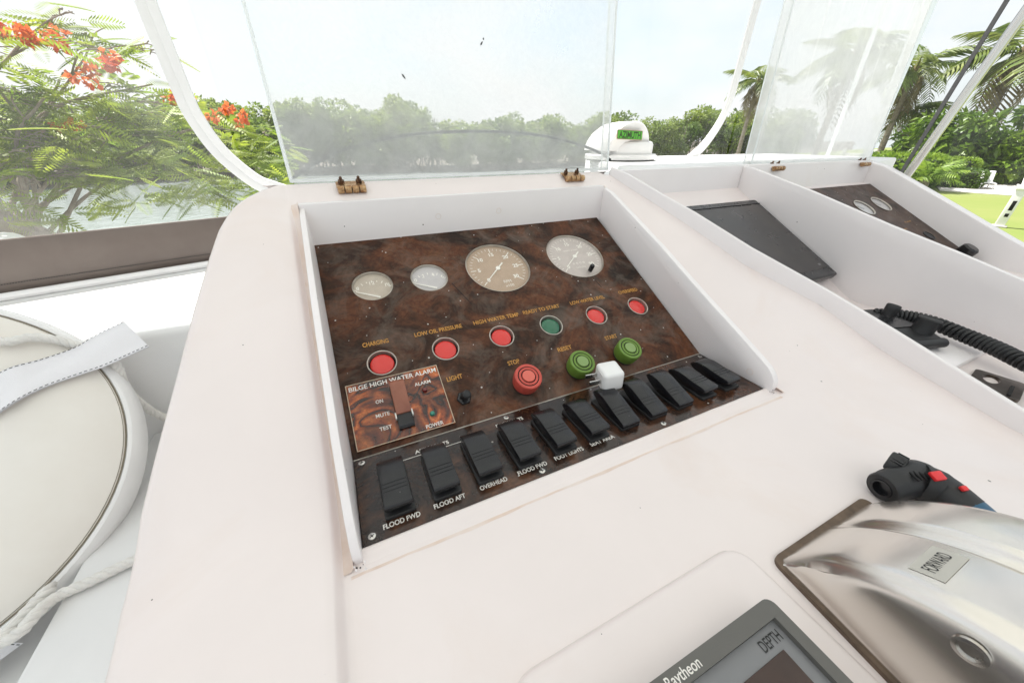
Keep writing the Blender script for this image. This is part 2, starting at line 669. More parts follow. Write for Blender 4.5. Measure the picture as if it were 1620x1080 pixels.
M_band = mat('white_band', (0.80, 0.79, 0.785), 0.5, var=0.06, scale=14)
M_lid = clear('scuffed_acrylic', 0.40, gloss_r=0.04, hvar=0.11, hscale=16, low=(0.2, 0.36, 1.1, 0.8))
M_lid3 = clear('scuffed_acrylic_streaked', 0.70, gloss_r=0.05, hvar=0.10, hscale=10, streak=((26, 8, 2.0), 0.25))  # streaks suggest reflections; the even haze is scuffing
M_edge = clear('acrylic_edge', 0.88, gloss_r=0.1, hcol=(0.95, 0.97, 0.97))
M_curt = clear('clear_vinyl', 0.02, gloss_r=0.03, hvar=0.02, hscale=3.5, ior=1.3)
M_curtl = clear('clear_vinyl_ghosts', 0.03, gloss_r=0.03, hvar=0.035, hscale=3.0, ior=1.2, streak=((5.0, 5.0, 2.6), 0.10, (0.2, 0.5, 0.3)))  # noise streaks paint pale ghost reflections into the vinyl
M_arch = clear('clear_windscreen', 0.02, gloss_r=0.03, hvar=0.02, hscale=14)
M_archedge = mat('windscreen_edge', (0.015, 0.018, 0.018), 0.3)
M_strap = mat('grey_strap', (0.10, 0.095, 0.095), 0.7, bump=0.3, bscale=500)
M_sticker = mat('sticker_green', (0.10, 0.42, 0.035), 0.4)
M_stdark = mat('sticker_dark', (0.035, 0.05, 0.02), 0.4)
M_sttan = mat('sticker_border', (0.52, 0.42, 0.30), 0.5)
M_podw = mat('pod_white', (0.78, 0.765, 0.75), 0.3, coat=0.2, var=0.04, scale=15)
M_blue = mat('blue_plastic', (0.015, 0.09, 0.17), 0.4)
M_redpl = mat('bright_red_plastic', (0.75, 0.03, 0.035), 0.35)
M_labelg = mat('tape_label', (0.52, 0.50, 0.45), 0.4)
M_ink = mat('black_ink', (0.02, 0.02, 0.02), 0.5)
M_ledr = mat('led_red', (0.12, 0.008, 0.008), 0.2, coat=0.5)
M_ledg = mat('led_green', (0.01, 0.20, 0.14), 0.2, coat=0.5)
M_rock = mat('copper_rocker', (0.33, 0.125, 0.075), 0.3, c2=(0.22, 0.07, 0.04), scale=40)
# ------------------------------------------------------------------ boat structure
deck = MB()
deck.box((0.9, -1.4, -0.93), (5.2, 4.0, 0.06))
tag(deck.build('flybridge_floor', M_deck), kind='structure')
m = MB()
# foredeck plinth ahead of the helm, and the lower port ledge
FD = [(-0.02, 0.392), (1.34, 0.392), (1.9, 0.55), (1.9, 1.02), (0.88, 1.02), (0.80, 0.86), (0.72, 0.66), (0.62, 0.492), (0.3, 0.485), (0.0, 0.483), (-0.02, 0.47)]
m.prism(FD, -0.5, 0.186, bev=0.006)
tag(m.build('foredeck', M_deck), kind='structure')
m = MB()
m.box((-0.86, 0.86, -0.27), (1.66, 0.68, 0.50), bev=0.012, seg=3)
tag(m.build('port_ledge', M_deck), kind='structure')
m = MB()
m.box((-0.99, 0.0, -0.31), (1.27, 1.03, 0.06), bev=0.004)
tag(m.build('port_well_floor', M_deck), kind='structure')
m = MB()
m.box((-0.2285, 0.06, -0.25), (0.217, 0.91, 0.10), bev=0.006)
tag(m.build('port_step', M_deck), kind='structure')
# unseen fabric cover, added and shaped to soften the sun over the console
m = MB()
m.grid([[(x, y, 1.52 + .02 * math.sin(PI * (x + 1.05) / 2.95)) for x in np.linspace(-1.05, 1.9, 12)] for y in np.linspace(-1.4, 1.28, 10)])
rf = m.build('unseen_canopy', leafmat('unseen_canopy_fabric', (0.76, 0.765, 0.80), (0.78, 0.785, 0.82), 2.0, trans=.175, rough=.8))
tag(rf, 'unseen white translucent fabric sheet added over the helm to soften sunlight', 'unseen_canopy')

# ------------------------------------------------------------------ helm console
PROF = [(-1, .007), (-.05, .007), (0, .0072), (.02, .0097), (.043, .016), (.07, .0275), (.121, .055), (.216, .108), (.333, .173), (.375, .195), (.5, .26)]


def prof(y):
    return sum(interp(y + d, PROF) for d in (-.02, -.012, -.006, 0, .006, .012, .02)) / 7 if y < .3 else interp(y, PROF)


XL = [(-.7, -.117), (-.024, -.1203), (.0147, -.1250), (.072, -.1250), (.1102, -.1196), (.1551, -.1116), (.222, -.1005), (.2873, -.0877), (.3171, -.0805), (.3447, -.0690), (.3567, -.0580), (.3704, -.0400), (.3760, -.0270)]
L1 = [(.468, .367, .191, .2030), (.482, .338, .1755, .1935), (.509, .29, .150, .169), (.537, .238, .122, .1445), (.578, .158, .076, .1030), (.625, .065, .0384, .0610), (.632, -.013, .0065, .0358), (.615, -.089, -.005, .0200), (.60, -.151, -.0125, .0080), (.58, -.6, -.013, .006)]
L1y = sorted((p[1], p[0]) for p in L1)
L1z = sorted((p[1], p[2]) for p in L1)
ys = [-.6, -.5, -.4, -.3, -.25, -.2, -.17, -.14, -.12, -.1, -.08, -.065, -.05, -.04, -.03, -.022, -.016, -.012, -.006, 0, .008, .016, .024, .032, .04, .05, .06, .07, .085, .1, .12, .14, .16, .18, .2, .222, .24, .26, .28, .3, .315, .325, .333, .342, .35, .3567, .3635, .3704, .376]
SH = 0.0095   # the helm face lies this much below the port flange


def xl(y):
    return interp(y, XL)


def inner_z(x, y):
    zi = prof(y) - SH * (1 - smoothstep(.30, .345, y))
    xr = interp(y, L1y)
    t = smoothstep(.445, xr, x)
    return zi * (1 - t) + (interp(y, L1z)) * t


con = thing('helm_console', 'white moulded gelcoat helm console with three open bins', 'helm console', (0.3, 0.0, -0.9))
left, right, front = [], [], []
for y in ys:
    zf = prof(y)
    x0 = xl(y)
    fl = 1 - smoothstep(.30, .345, y)
    row = [(x0 - .010, y, -.20), (x0 - .010, y, zf - .03), (x0 - .0095, y, zf - .010), (x0 - .0075, y, zf - .004), (x0 - .004, y, zf - .001), (x0, y, zf)]
    for t in (.2, .4, .6, .8, .95):
        row.append((x0 + (-.0215 - x0) * t, y, zf))
    row += [(-.0215, y, zf - .0004), (-.0200, y, zf - .0014 * fl), (-.0186, y, zf - .0042 * fl), (-.0174, y, zf - .0078 * fl), (-.0158, y, zf - SH * fl), (-.0118, y, inner_z(-.0118, y)), (-.0098, y, inner_z(-.0098, y))]
    left.append(row)
    xr = interp(y, L1y)
    row = []
    for t in (0, .06, .14, .24, .36, .5, .64, .76, .86, .94, .985, 1.0):
        x0_ = .4325 + .006 * smoothstep(.02, .10, y) * (1 - smoothstep(.325, .342, y))
        x = x0_ + (xr - x0_) * t
        row.append((x, y, inner_z(x, y)))
    right.append(row)
    if y <= -.005:
        front.append([(x, y, inner_z(x, y)) for x in np.linspace(-.0098, .4325, 24)])
m = MB()
m.grid(left).grid(right).grid(front)
# shelf behind the instrument housing, up to the lid hinge line
sh = []
for y in (.341, .35, .36, .37, .376):
    sh.append([(x, y, inner_z(x, y) if x < .43 else prof(y)) for x in np.linspace(-.0098, .4325, 12)])
m.grid(sh)
y, z = .376, prof(.376)
m.grid([[(x, .376, z) for x in (-.045, 0, .2, .4325, .466)], [(x, .383, z - .003) for x in (-.040, 0, .2, .4325, .468)], [(x, .394, .176) for x in (-.035, 0, .2, .4325, .468)]])
m.build('moulding', M_gel, con, ang=1.0)

# housing rim round the instrument panel
MX = frame((0, 0, 0), (0, 1, 0), (0, 0, 1), (1, 0, 0))      # polygon (y, z) extruded along x


def side_poly(top, zb):
    return top + [(top[-1][0], zb), (top[0][0], zb)]


def rounded_end(y0, zt, zb, n=6):
    return [(y0 + .012 - .012 * math.sin(R(90 * k / n)) * 1.0, zt - .012 * (1 - math.cos(R(90 * k / n)))) for k in range(n + 1)]


RT = [(.343, .1788), (.314, .1705), (.1935, .1135), (.118, .0752), (.0546, .0458), (.0148, .0278), (.006, .0235), (-.0005, .0185), (-.0055, .0125), (-.0072, .0055), (-.0058, -.001)]
m = MB()
b = MB().prism(RT + [(-.004, -.012), (.343, -.012)], .4235, .4320, MX, bev=.0016)
for (x, y, z) in b.V:       # moulded with draft: the wall leans outward as it rises above the panel
    hgt = max(0, z - max(0, (y - .0874) * .533) - .004)
    m.V.append((x + .20 * hgt, y + .05 * hgt, z - .02 * hgt))
m.F += b.F
LT = [(.343, .1782), (.3288, .1705), (.1793, .1120), (.0542, .0530), (.0100, .0245), (-.0040, .0120), (-.0080, .0032), (-.0075, -.002)]
m.prism(LT + [(-.004, -.012), (.343, -.012)], -.0098, -.0036, MX, bev=.0014)
MY = frame((0, 0, 0), (1, 0, 0), (0, 0, 1), (0, -1, 0))     # polygon (x, z) extruded along -y
m.prism([(-.0098, .10), (.432, .10), (.432, .1788), (-.0098, .1782)], -.3440, -.3335, MY, bev=.0018)
m.build('rim', M_rim, con)
MB().box((.5855, -.10, -.465), (1.405, .95, .86), bev=.02).build('pedestal', M_gel, con)
# raised lip below the switch panel, yellowed sealant fillets, painted groove shade in front
m = MB()
rows = []
for x in np.linspace(-.0040, .4240, 30):
    w = .0006 * math.sin(x * 90)
    rows.append([(x, .001, -.004), (x, .0002, .0008), (x, -.0014, .0012 + w * .3), (x, -.0036, .0004), (x, -.0075 + w, -.0014), (x, -.0125 + w, -.0027)])
m.grid(rows)
m.build('lip', M_gel, con, ang=1.2)
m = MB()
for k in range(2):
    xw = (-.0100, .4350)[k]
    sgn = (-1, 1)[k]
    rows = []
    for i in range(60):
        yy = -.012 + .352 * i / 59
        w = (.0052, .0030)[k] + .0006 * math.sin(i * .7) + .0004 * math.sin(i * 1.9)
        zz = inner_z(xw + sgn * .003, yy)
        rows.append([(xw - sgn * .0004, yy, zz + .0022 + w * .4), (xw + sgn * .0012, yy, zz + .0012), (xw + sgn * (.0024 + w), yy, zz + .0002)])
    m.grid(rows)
rows = []  # front strip: shade of the shallow groove painted as a beige line
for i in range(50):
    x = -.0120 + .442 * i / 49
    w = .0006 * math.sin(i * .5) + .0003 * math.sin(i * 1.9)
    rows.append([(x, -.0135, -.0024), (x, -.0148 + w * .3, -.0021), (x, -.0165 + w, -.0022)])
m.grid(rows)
m.build('sealant_and_groove_shade', M_seal_shade, con, ang=1.5)

# crumbs of torn sealant and grime at the two front corners of the housing
rc = random.Random(3)
for (cx, cy_, cz_, n_c) in ((-.0065, -.0115, .0006, 7), (.4245, -.0085, .0010, 8)):
    for k in range(n_c):
        s_ = rc.uniform(.0004, .0011)
        q = MB()
        q.lathe([(0, -s_ * .5), (s_ * .8, -s_ * .2), (s_, s_ * .2), (0, s_ * .7)], 6, Matrix.Translation((cx + rc.uniform(-.004, .005), cy_ + rc.uniform(-.004, .003), cz_ + rc.uniform(0, .001))) @ Euler((rc.random(), rc.random(), rc.random())).to_matrix().to_4x4())
        q.build('sealant_crumb', M_ink if k % 3 == 0 else M_rim, con, smooth=False)

# walls and floors of the two starboard bins
m = MB()
n = len(L1)
A = [Vector(p[:2]) for p in L1]
off = []
for i in range(n):
    t = (A[min(i + 1, n - 1)] - A[max(i - 1, 0)]).normalized()
    off.append(A[i] + Vector((-t.y, t.x)) * .0075)
rows = []
for i in range(n):
    zt = L1[i][3]
    a, b = A[i], off[i]
    d = (b - a)
    rows.append([(*(a - d * .02), L1[i][2] - .012), (*a, zt - .0022), (*(a + d * .10), zt - .0007), (*(a + d * .28), zt), (*(a + d * .72), zt), (*(a + d * .90), zt - .0007), (*b, zt - .0022), (*(b + d * .02), -.03)])
m.grid(rows)
m.build('bin_wall', M_rim, con, ang=0.9)
W2 = [(.384, .1985), (.342, .1945), (.2184, .1635), (.0954, .1285), (.0151, .108), (-.0568, .0878), (-.15, .066), (-.4, .02)]
m = MB()
m.prism(W2 + [(-.4, -.04), (.384, -.04)], .800, .8095, MX, bev=.0022)
m.build('bin_wall', M_rim, con)
W3 = [(.384, .1985), (.335, .1865), (.194, .121), (.066, .060), (.02, .040), (-.2, -.02)]
m = MB()
m.prism(W3 + [(-.2, -.06), (.384, -.06)], 1.292, 1.325, MX, bev=.004)
m.build('bin_wall', M_rim, con)
m = MB()
m.box((.6385, .371, .130), (.323, .022, .136), bev=.002)
m.build('back_wall', M_rim, con)
m = MB()
m.box((1.0508, .371, .130), (.4824, .022, .136), bev=.002)
m.build('back_wall', M_rim, con)
m = MB()
fl = [(.3600, .1560), (.108, .0078), (.098, .0032), (.088, .0020), (.02, .0018), (-.6, .0016)]
rows = []
for (yy, zz) in fl:
    x0 = interp(yy, L1y) + .004
    rows.append([(x, yy, zz) for x in np.linspace(x0, .8005, 8)])
m.grid(rows)
m.build('bin_floor', M_gel, con, ang=.9)
m = MB()
m.grid([[(.809, .3605, .1475), (1.293, .3605, .1475)], [(.809, .088, .0015), (1.293, .088, .0015)], [(.809, -.6, .001), (1.293, -.6, .001)]])
m.build('bin_floor', M_gel, con, ang=.3)
m = MB()
m.prism(rrect(.645, .775, -.075, .052, .006), .0012, .0090, bev=.0018)
m.build('radio_pad', M_rim, con)
m = MB()
m.prism(rrect(.055, .2325, -.30, -.1045, .016), -.008, .0015, bev=.0046, seg=4)
m.build('display_plinth', M_gel, con)
# two bolt rings cast in the housing walls
for (P, X_, Y_, Z_) in (((.4229, .021, .0105), (0, 1, 0), (0, 0, 1), (-1, 0, 0)), ((.155, .3331, .152), (1, 0, 0), (0, 0, 1), (0, -1, 0)), ((.245, .3331, .153), (1, 0, 0), (0, 0, 1), (0, -1, 0))):
    MB().lathe([(.0034, 0), (.0036, .0002), (.0038, 0)], 20, frame(P, X_, Y_, Z_)).build('filled_hole', M_seal_shade, con)

# ------------------------------------------------------------------ upper instrument panel
A1, A2, L2 = R(28.056), R(-0.921), 0.08739
bend = Vector((0, L2 * math.cos(A2), L2 * math.sin(A2)))
MU = frame(bend, (1, 0, 0), (0, math.cos(A1), math.sin(A1)), (0, -math.sin(A1), math.cos(A1)))
ML = frame((0, 0, 0), (1, 0, 0), (0, math.cos(A2), math.sin(A2)), (0, -math.sin(A2), math.cos(A2)))
W = .42
ip = thing('instrument_panel', 'weathered dark burl instrument panel with four round gauges and six warning lights', 'instrument panel', M=MU)
GA = [('tachometer', .2138, .2011, .0450, M_dialA), ('tachometer', .3394, .2024, .0450, M_dialB), ('small_gauge', .0505, .2003, .0233, M_dialD), ('small_gauge', .1188, .2003, .0233, M_dialC)]
LU = [.0397, .1077, .1758, .2432, .3125, .3827]
LV = .0920
loops = [[(-.0035, .0006), (W + .0035, .0006), (W + .0035, .2815), (-.0035, .2815)]]
for g in GA:
    loops.append(circle(g[1], g[2], g[3], 48))
for u in LU:
    loops.append(circle(u, LV, .0140, 32))
put('board', curve_mesh('board', loops, -.003, 0, M_burl), ip)
m = MB()
m.prism([(-.0035, .001), (W + .0035, .001), (W + .0035, .2815), (-.0035, .2815)], -.020, -.016)
m.build('backing', M_gap, ip)


def dial(g):
    name, u, v, r, dm = g
    T = Matrix.Translation((u, v, 0))
    big = r > .03
    mm = MB().lathe([(r + .0004, -.0160), (r + .0004, -.0045), (r * .985, -.0040), (0, -.0040)], 48, T)
    o = mm.build(name, dm, ip)
    MB().lathe([(r + .0003, -.0012), (r - .0012, -.0006), (r - .0016, -.0012), (r - .0014, -.0038)], 48, T).build('bezel', M_bezel, o)
    tk = MB()
    if big:
        a0, a1, cnt, mj = 222, -42, 61, 10
        for k in range(cnt):
            a = R(a0 + (a1 - a0) * k / (cnt - 1))
            maj = k % mj == 0
            ln = .0075 if maj else (.0050 if k % 5 == 0 else .0036)
            if not maj and k % 2:
                continue
            rr = r * .86
            c, s_ = math.cos(a), math.sin(a)
            tk.box((rr - ln / 2, 0, -.0037), (ln, .0011 if maj else .0006, .0001), T @ Matrix.Rotation(a, 4, 'Z'))
        tk.build('scale_marks', M_mark, o)
        for k, s in enumerate(('0', '5', '10', '15', '20', '25', '30')):
            a = R(a0 + (a1 - a0) * k / 6)
            rr = r * .60
            lettering(o, s, u + rr * math.cos(a), None, v + rr * math.sin(a) - .0028, -.0036, .0058, M_mark, bold=.03)
        nd = MB()
        a = R(222 if dm is M_dialA else 218)
        Q = T @ Matrix.Rotation(a, 4, 'Z')
        nd.prism([(-.013, -.0010), (r * .62, -.0005), (r * .66, 0), (r * .62, .0005), (-.013, .0010)], -.0030, -.0026, Q)
        nd.lathe([(.0032, -.0034), (.0032, -.0024), (0, -.0022)], 16, T)
        nd.build('needle', M_mark, o)
        if dm is M_dialA:
            lettering(o, 'RPM', u - .001, u + .010, v - r * .60, -.0036, .0045, M_mark)
            lettering(o, 'x100', u - .001, u + .011, v - r * .76, -.0036, .0038, M_mark)
        else:
            lettering(o, 'RPM x100', u - .012, u + .012, v + r * .28, -.0036, .0024, M_mark)
            lettering(o, '0 0 0 0', u - .010, u + .010, v - r * .34, -.0036, .0035, M_mark)
            lettering(o, 'HOURS', u - .008, u + .008, v - r * .52, -.0036, .0030, M_mark)
    else:
        a0, a1 = 148, 32
        for k in range(9):
            a = R(a0 + (a1 - a0) * k / 8)
            tk.box((r * 1.02, 0, -.0037), (.0036 if k % 2 == 0 else .002, .0010, .0001), Matrix.Translation((u, v - r * .62, 0)) @ Matrix.Rotation(a, 4, 'Z'))
        tk.build('scale_marks', M_mark, o)
        seq = ('8', '12', '16') if dm is M_dialD else ('0', '2', '4', '6')
        for k, s in enumerate(seq):
            a = R(136 + (44 - 136) * k / (len(seq) - 1))
            lettering(o, s, u + r * 1.28 * math.cos(a) * .8, None, v - r * .62 + r * .80 * math.sin(a), -.0036, .0050, M_mark, bold=.01)
        nd = MB()
        Q = Matrix.Translation((u + r * .15, v - r * .72, 0)) @ Matrix.Rotation(R(152), 4, 'Z')
        nd.prism([(-.002, -.0011), (r * 1.12, -.0005), (r * 1.12, .0005), (-.002, .0011)], -.0030, -.0026, Q)
        nd.build('needle', M_mark, o)
    gl = MB().lathe([(r - .0012, -.0012), (r * .5, -.0011), (0, -.0010)], 48, T)
    gl.build('glass', M_lens, o)
    if dm is M_dialB:
        kb = MB().lathe([(.0032, -.001), (.0034, .0085), (.0026, .0100), (0, .0102)], 20, Matrix.Translation((.3431 + .004, .1672 + .002, 0)))
        kb.build('reset_knob', M_black, o)
    return o


for g in GA:
    dial(g)
for i, u in enumerate(LU):
    T = Matrix.Translation((u, LV, 0))
    o = MB().lathe([(.0139, -.008), (.0139, .0003), (.0146, .0006), (.0150, .0003), (.0150, -.0002)], 36, T).build('warning_light', M_bezel, ip)
    MB().lathe([(.0139, -.0070), (.0132, -.0066), (.0124, -.0066)], 32, T).build('seat', M_gap, o)
    MB().lathe([(.0122, -.0066), (.0122, -.0035), (.0115, -.0024), (.0080, -.0012), (.004, -.0008), (0, -.0007)], 32, T).build('lens', M_green if i == 3 else M_red, o)
for u, s in zip(LU, ('CHARGING', 'LOW OIL PRESSURE', 'HIGH WATER TEMP', 'READY TO START', 'LOW WATER LEVEL', 'OVERSPEED')):
    pass
for s, u0, u1, v in (('CHARGING', .0249, .0515, .1150), ('LOW OIL PRESSURE', .0795, .1345, .1150), ('HIGH WATER TEMP', .1490, .2085, .1150), ('READY TO START', .2150, .2680, .1155), ('LOW WATER LEVEL', .2850, .3405, .1155), ('OVERSPEED', .3665, .4000, .1170), ('LIGHT', .0975, .1145, .0515), ('STOP', .1682, .1825, .0520), ('RESET', .2340, .2535, .0530), ('START', .3035, .3220, .0525)):
    lettering(ip, s, u0, u1, v, .0004, .0052, M_gold, bold=.022)
for (u, v, mb_, mc) in ((.1764, .0252, M_redb, M_redc), (.2447, .0250, M_grnb, M_grnc), (.3134, .0257, M_grnb, M_grnc)):
    T = Matrix.Translation((u, v, 0))
    o = MB().lathe([(.0125, -.002), (.0125, .0030), (.0140, .0034), (.0146, .0060), (.0150, .0120), (.0152, .0165), (.0147, .0185), (.0138, .0190), (.0118, .0188), (.0115, .0180), (.0107, .0180), (.0104, .0190), (.0083, .0190), (.0080, .0182), (.0072, .0182), (.0069, .0192), (0, .0193)], 40, T).build('push_button', mb_, ip)
    MB().lathe([(.0068, .0190), (.0066, .0198), (0, .0200)], 32, T).build('button_centre', mc, o)
    r_ = MB()
    for rr in (.0111, .0076):
        r_.lathe([(rr - .0005, .01815), (rr - .0005, .0184), (rr + .0005, .0184), (rr + .0005, .01815)], 36, T)
    r_.build('groove', M_gap, o)
    MB().lathe([(.0132, .0002), (.0132, .0016), (.0126, .0020)], 32, T).build('collar', M_blackm, o)
T = Matrix.Translation((.1080, .0285, 0))
o = MB().lathe([(.0078, -.001), (.0078, .0018), (.0070, .0026), (.0046, .0030), (.0044, .0050)], 6, T).build('toggle_switch', M_black, ip, ang=.3)
MB().tube([T @ Vector(p) for p in ((0, 0, .003), (.0006, -.0006, .0075), (.0014, -.0016, .0120), (.0017, -.0020, .0135))], [.0042, .0040, .0046, .0030], 14).build('lever', M_blackm, o)
# scratches in the laminate
for (u, v, a, l) in ((.150, .165, -70, .040), (.345, .143, -80, .016)):
    MB().box((0, 0, .00006), (l, .0009, .00012), Matrix.Translation((u, v, 0)) @ Matrix.Rotation(R(a), 4, 'Z')).build('scratch', M_gap, ip)

# ------------------------------------------------------------------ bilge alarm plate
M_plate, n_, out_ = _new('burl_bright')
b_ = n_.nodes.new('ShaderNodeBsdfPrincipled')
za = _noise(n_, 16, 3, 0.5, 1.2, 'Object')
mul = n_.nodes.new('ShaderNodeMath'); mul.operation = 'MULTIPLY'; mul.inputs[1].default_value = 9.0
n_.links.new(za.outputs['Fac'], mul.inputs[0])
fr_ = n_.nodes.new('ShaderNodeMath'); fr_.operation = 'PINGPONG'; fr_.inputs[1].default_value = 0.5
n_.links.new(mul.outputs[0], fr_.inputs[0])
sw_ = _ramp(n_, fr_.outputs[0], [(0.03, (0.035, 0.006, 0.002)), (0.14, (0.20, 0.034, 0.007)), (0.34, (0.50, 0.105, 0.018)), (0.5, (0.62, 0.18, 0.036))])
zd = _noise(n_, 22, 5, 0.6, 0.8, 'Object')
dk = _ramp(n_, zd.outputs['Fac'], [(0.42, (0.22, 0.18, 0.16)), (0.58, (1.0, 1.0, 1.0))])
ze = _noise(n_, 420, 4, 0.7, 1.0, 'Object')
fn = _ramp(n_, ze.outputs['Fac'], [(0.35, (0.5, 0.45, 0.4)), (0.6, (1.15, 1.12, 1.1))])
cc_ = _mixc(n_, 0.9, _mixc(n_, 0.9, sw_, dk, 'MULTIPLY'), fn, 'MULTIPLY')
n_.links.new(cc_, b_.inputs['Base Color'])
b_.inputs['Roughness'].default_value = 0.2
b_.inputs['Coat Weight'].default_value = 0.4
n_.links.new(b_.outputs['BSDF'], out_.inputs['Surface'])
bp_ = thing('bilge_alarm_plate', 'bright burl bilge high water alarm plate with copper rocker and two small lamps', 'alarm panel', M=MU @ Matrix.Translation((0, 0, .0002)))
MB().prism([(.0012, .0055), (.0918, .0055), (.0918, .0735), (.0012, .0735)], 0, .0020, bev=.0003, seg=1).build('plate', M_plate, bp_)
put('edge_line', curve_mesh('edge_line', [[(.0014, .0057), (.0916, .0057), (.0916, .0733), (.0014, .0733)], [(.0021, .0064), (.0909, .0064), (.0909, .0726), (.0021, .0726)]], .0020, .00225, M_sttan), bp_)
for s, u0, u1, v, h in (('BILGE HIGH WATER ALARM', .0040, .0893, .0655, .0048), ('ALARM', .0645, .0806, .0545, .0036), ('ON', .0252, .0320, .0465, .0036), ('MUTE', .0226, .0352, .0320, .0036), ('TEST', .0233, .0344, .0185, .0036), ('POWER', .0638, .0806, .0078, .0036)):
    lettering(bp_, s, u0, u1, v, .0023, h, M_wprint, bold=.012)
o = MB().prism(rrect(.0400, .0548, .0140, .0585, .001), .0018, .0050, bev=.0006).build('switch_base', M_black, bp_)
MYZ = frame((0, 0, 0), (0, 1, 0), (0, 0, 1), (1, 0, 0))
MB().prism([(.0585, .0050), (.0600, .0150), (.0560, .0185), (.0460, .0165), (.0350, .0125), (.0270, .0100), (.0270, .0050)], .0404, .0544, MYZ, bev=.0008).build('rocker', M_rock, o)
MB().prism([(.0279, .0050), (.0279, .0084), (.0180, .0066), (.0150, .0058), (.0150, .0050)], .0408, .0540, MYZ, bev=.0005).build('rocker_foot', M_black, o)
m = MB()
for x in (.0398, .0550):
    m.box((x, .0265, .0062), (.0012, .0060, .0050))
m.build('pivot_clip', M_wprint, o)
for (u, v, lm) in ((.0725, .0474, M_ledr), (.0729, .0208, M_ledg)):
    MB().lathe([(.0026, .0018), (.0025, .0042), (.0018, .0052), (0, .0056)], 16, Matrix.Translation((u, v, 0))).build('lamp', lm, bp_)

# ------------------------------------------------------------------ lower switch panel
sp_ = thing('switch_panel', 'glossy dark burl switch panel with a row of eleven black rockers', 'switch panel', M=ML)
MB().prism([(-.0030, .0012), (W + .0030, .0012), (W + .0030, L2 - .0012), (-.0030, L2 - .0012)], -.003, .0002, bev=.0004, seg=1).build('board', M_burl2, sp_)
MB().box((W / 2, L2 - .0005, -.0004), (W + .006, .0012, .0012)).build('joint_strip', M_bezel, sp_)
hous = MB().prism(rrect(-.0112, .0112, .0140, .0640, .0015), .0001, .0034, bev=.0008).mesh('rocker_switch', M_blackm)


def rocker_mesh(tilt):
    top = [(.0650, .0108), (.0642, .0126), (.0610, .0150), (.0560, .0168), (.0500, .0172), (.0430, .0164), (.0360, .0150), (.0290, .0138), (.0220, .0128), (.0165, .0122), (.0145, .0115), (.0138, .0095)]
    bot = [(.0146, .0062), (.0240, .0040), (.0390, .0026), (.0520, .0045), (.0600, .0075)]
    mm = MB()
    piv = Vector((0, .039, .004))
    Q = Matrix.Translation(piv) @ Matrix.Rotation(R(tilt), 4, 'X') @ Matrix.Translation(-piv)
    mm.prism([(a, b) for a, b in top + bot], -.0104, .0104, Q @ MYZ, bev=.0010, seg=2)
    for y in (.0275, .0310, .0345):
        zz = interp(y, sorted(top)) + .0001
        mm.box((0, y, zz), (.0186, .0009, .0007), Q, bev=.0002, seg=1)
    return mm.mesh('rocker', M_black)


rk = {0: rocker_mesh(0), 1: rocker_mesh(9), 2: rocker_mesh(-5)}
pose = [2, 2, 2, 2, 2, 2, 1, 1, 1, 2, 2]
for i in range(11):
    u = .0255 + .0363 * i
    o = put('rocker_switch', hous, sp_)
    o.location = (u, 0, 0)
    r_ = put('rocker', rk[pose[i]], o)
scr = MB().lathe([(.0029, .0001), (.0027, .0009), (.0017, .0012), (0, .0012)], 18).mesh('screw', M_chrome)
slot = MB().box((0, 0, .00122), (.0030, .0006, .0002)).box((0, 0, .00122), (.0006, .0030, .0002)).mesh('slot', M_gap, weld=False)
for k, (u, v) in enumerate(((.0035, .0806), (.0038, .0065), (.1412, .0806), (.1404, .0058), (.2790, .0806), (.2770, .0058), (.4160, .0806))):
    o = put('screw', scr, sp_)
    o.location = (u, v, .0002)
    o.rotation_euler = (0, 0, .5 * k)
    put('slot', slot, o)
for s, u0, u1, v in (('FLOOD FWD', .0118, .0386, .0083), ('FLOOD AFT', .0492, .0741, .0090), ('OVERHEAD', .0868, .1105, .0096), ('FLOOD FWD', .1208, .1484, .0100), ('FOOT LIGHTS', .1570, .1866, .0106), ('SEAT AREA', .1952, .2219, .0110), ('AFT LIGHTS', .0478, .0790, .0712), ('FWD LIGHTS', .1270, .1560, .0712)):
    lettering(sp_, s, u0, u1, v, .0005, .0041, M_wprint, bold=.02)
MB().box((.0625, .0685, .00035), (.054, .0006, .0001)).build('print_line', M_wprint, sp_)

# ------------------------------------------------------------------ phone charger lying on the switches
ch = thing('usb_charger', 'small white cube phone charger lying across the rocker switches', 'charger', M=ML @ Matrix.Translation((.2545, .0655, .0270)) @ Euler((R(6), R(-4), R(-13))).to_matrix().to_4x4() @ Matrix.Scale(.84, 4))
MB().box((0, 0, 0), (.0275, .0285, .0275), bev=.0046, seg=4).build('body', M_charger, ch)
MB().prism(rrect(-.0105, .0105, -.0105, .0105, .004), .0137, .0141, frame((0, 0, 0), (0, 1, 0), (0, 0, 1), (-1, 0, 0))).build('plug_face', M_charger, ch)
for y in (-.0064, .0064):
    MB().box((-.0215, y, 0), (.0160, .0015, .0062), bev=.0005, seg=1).build('prong', M_chrome, ch)
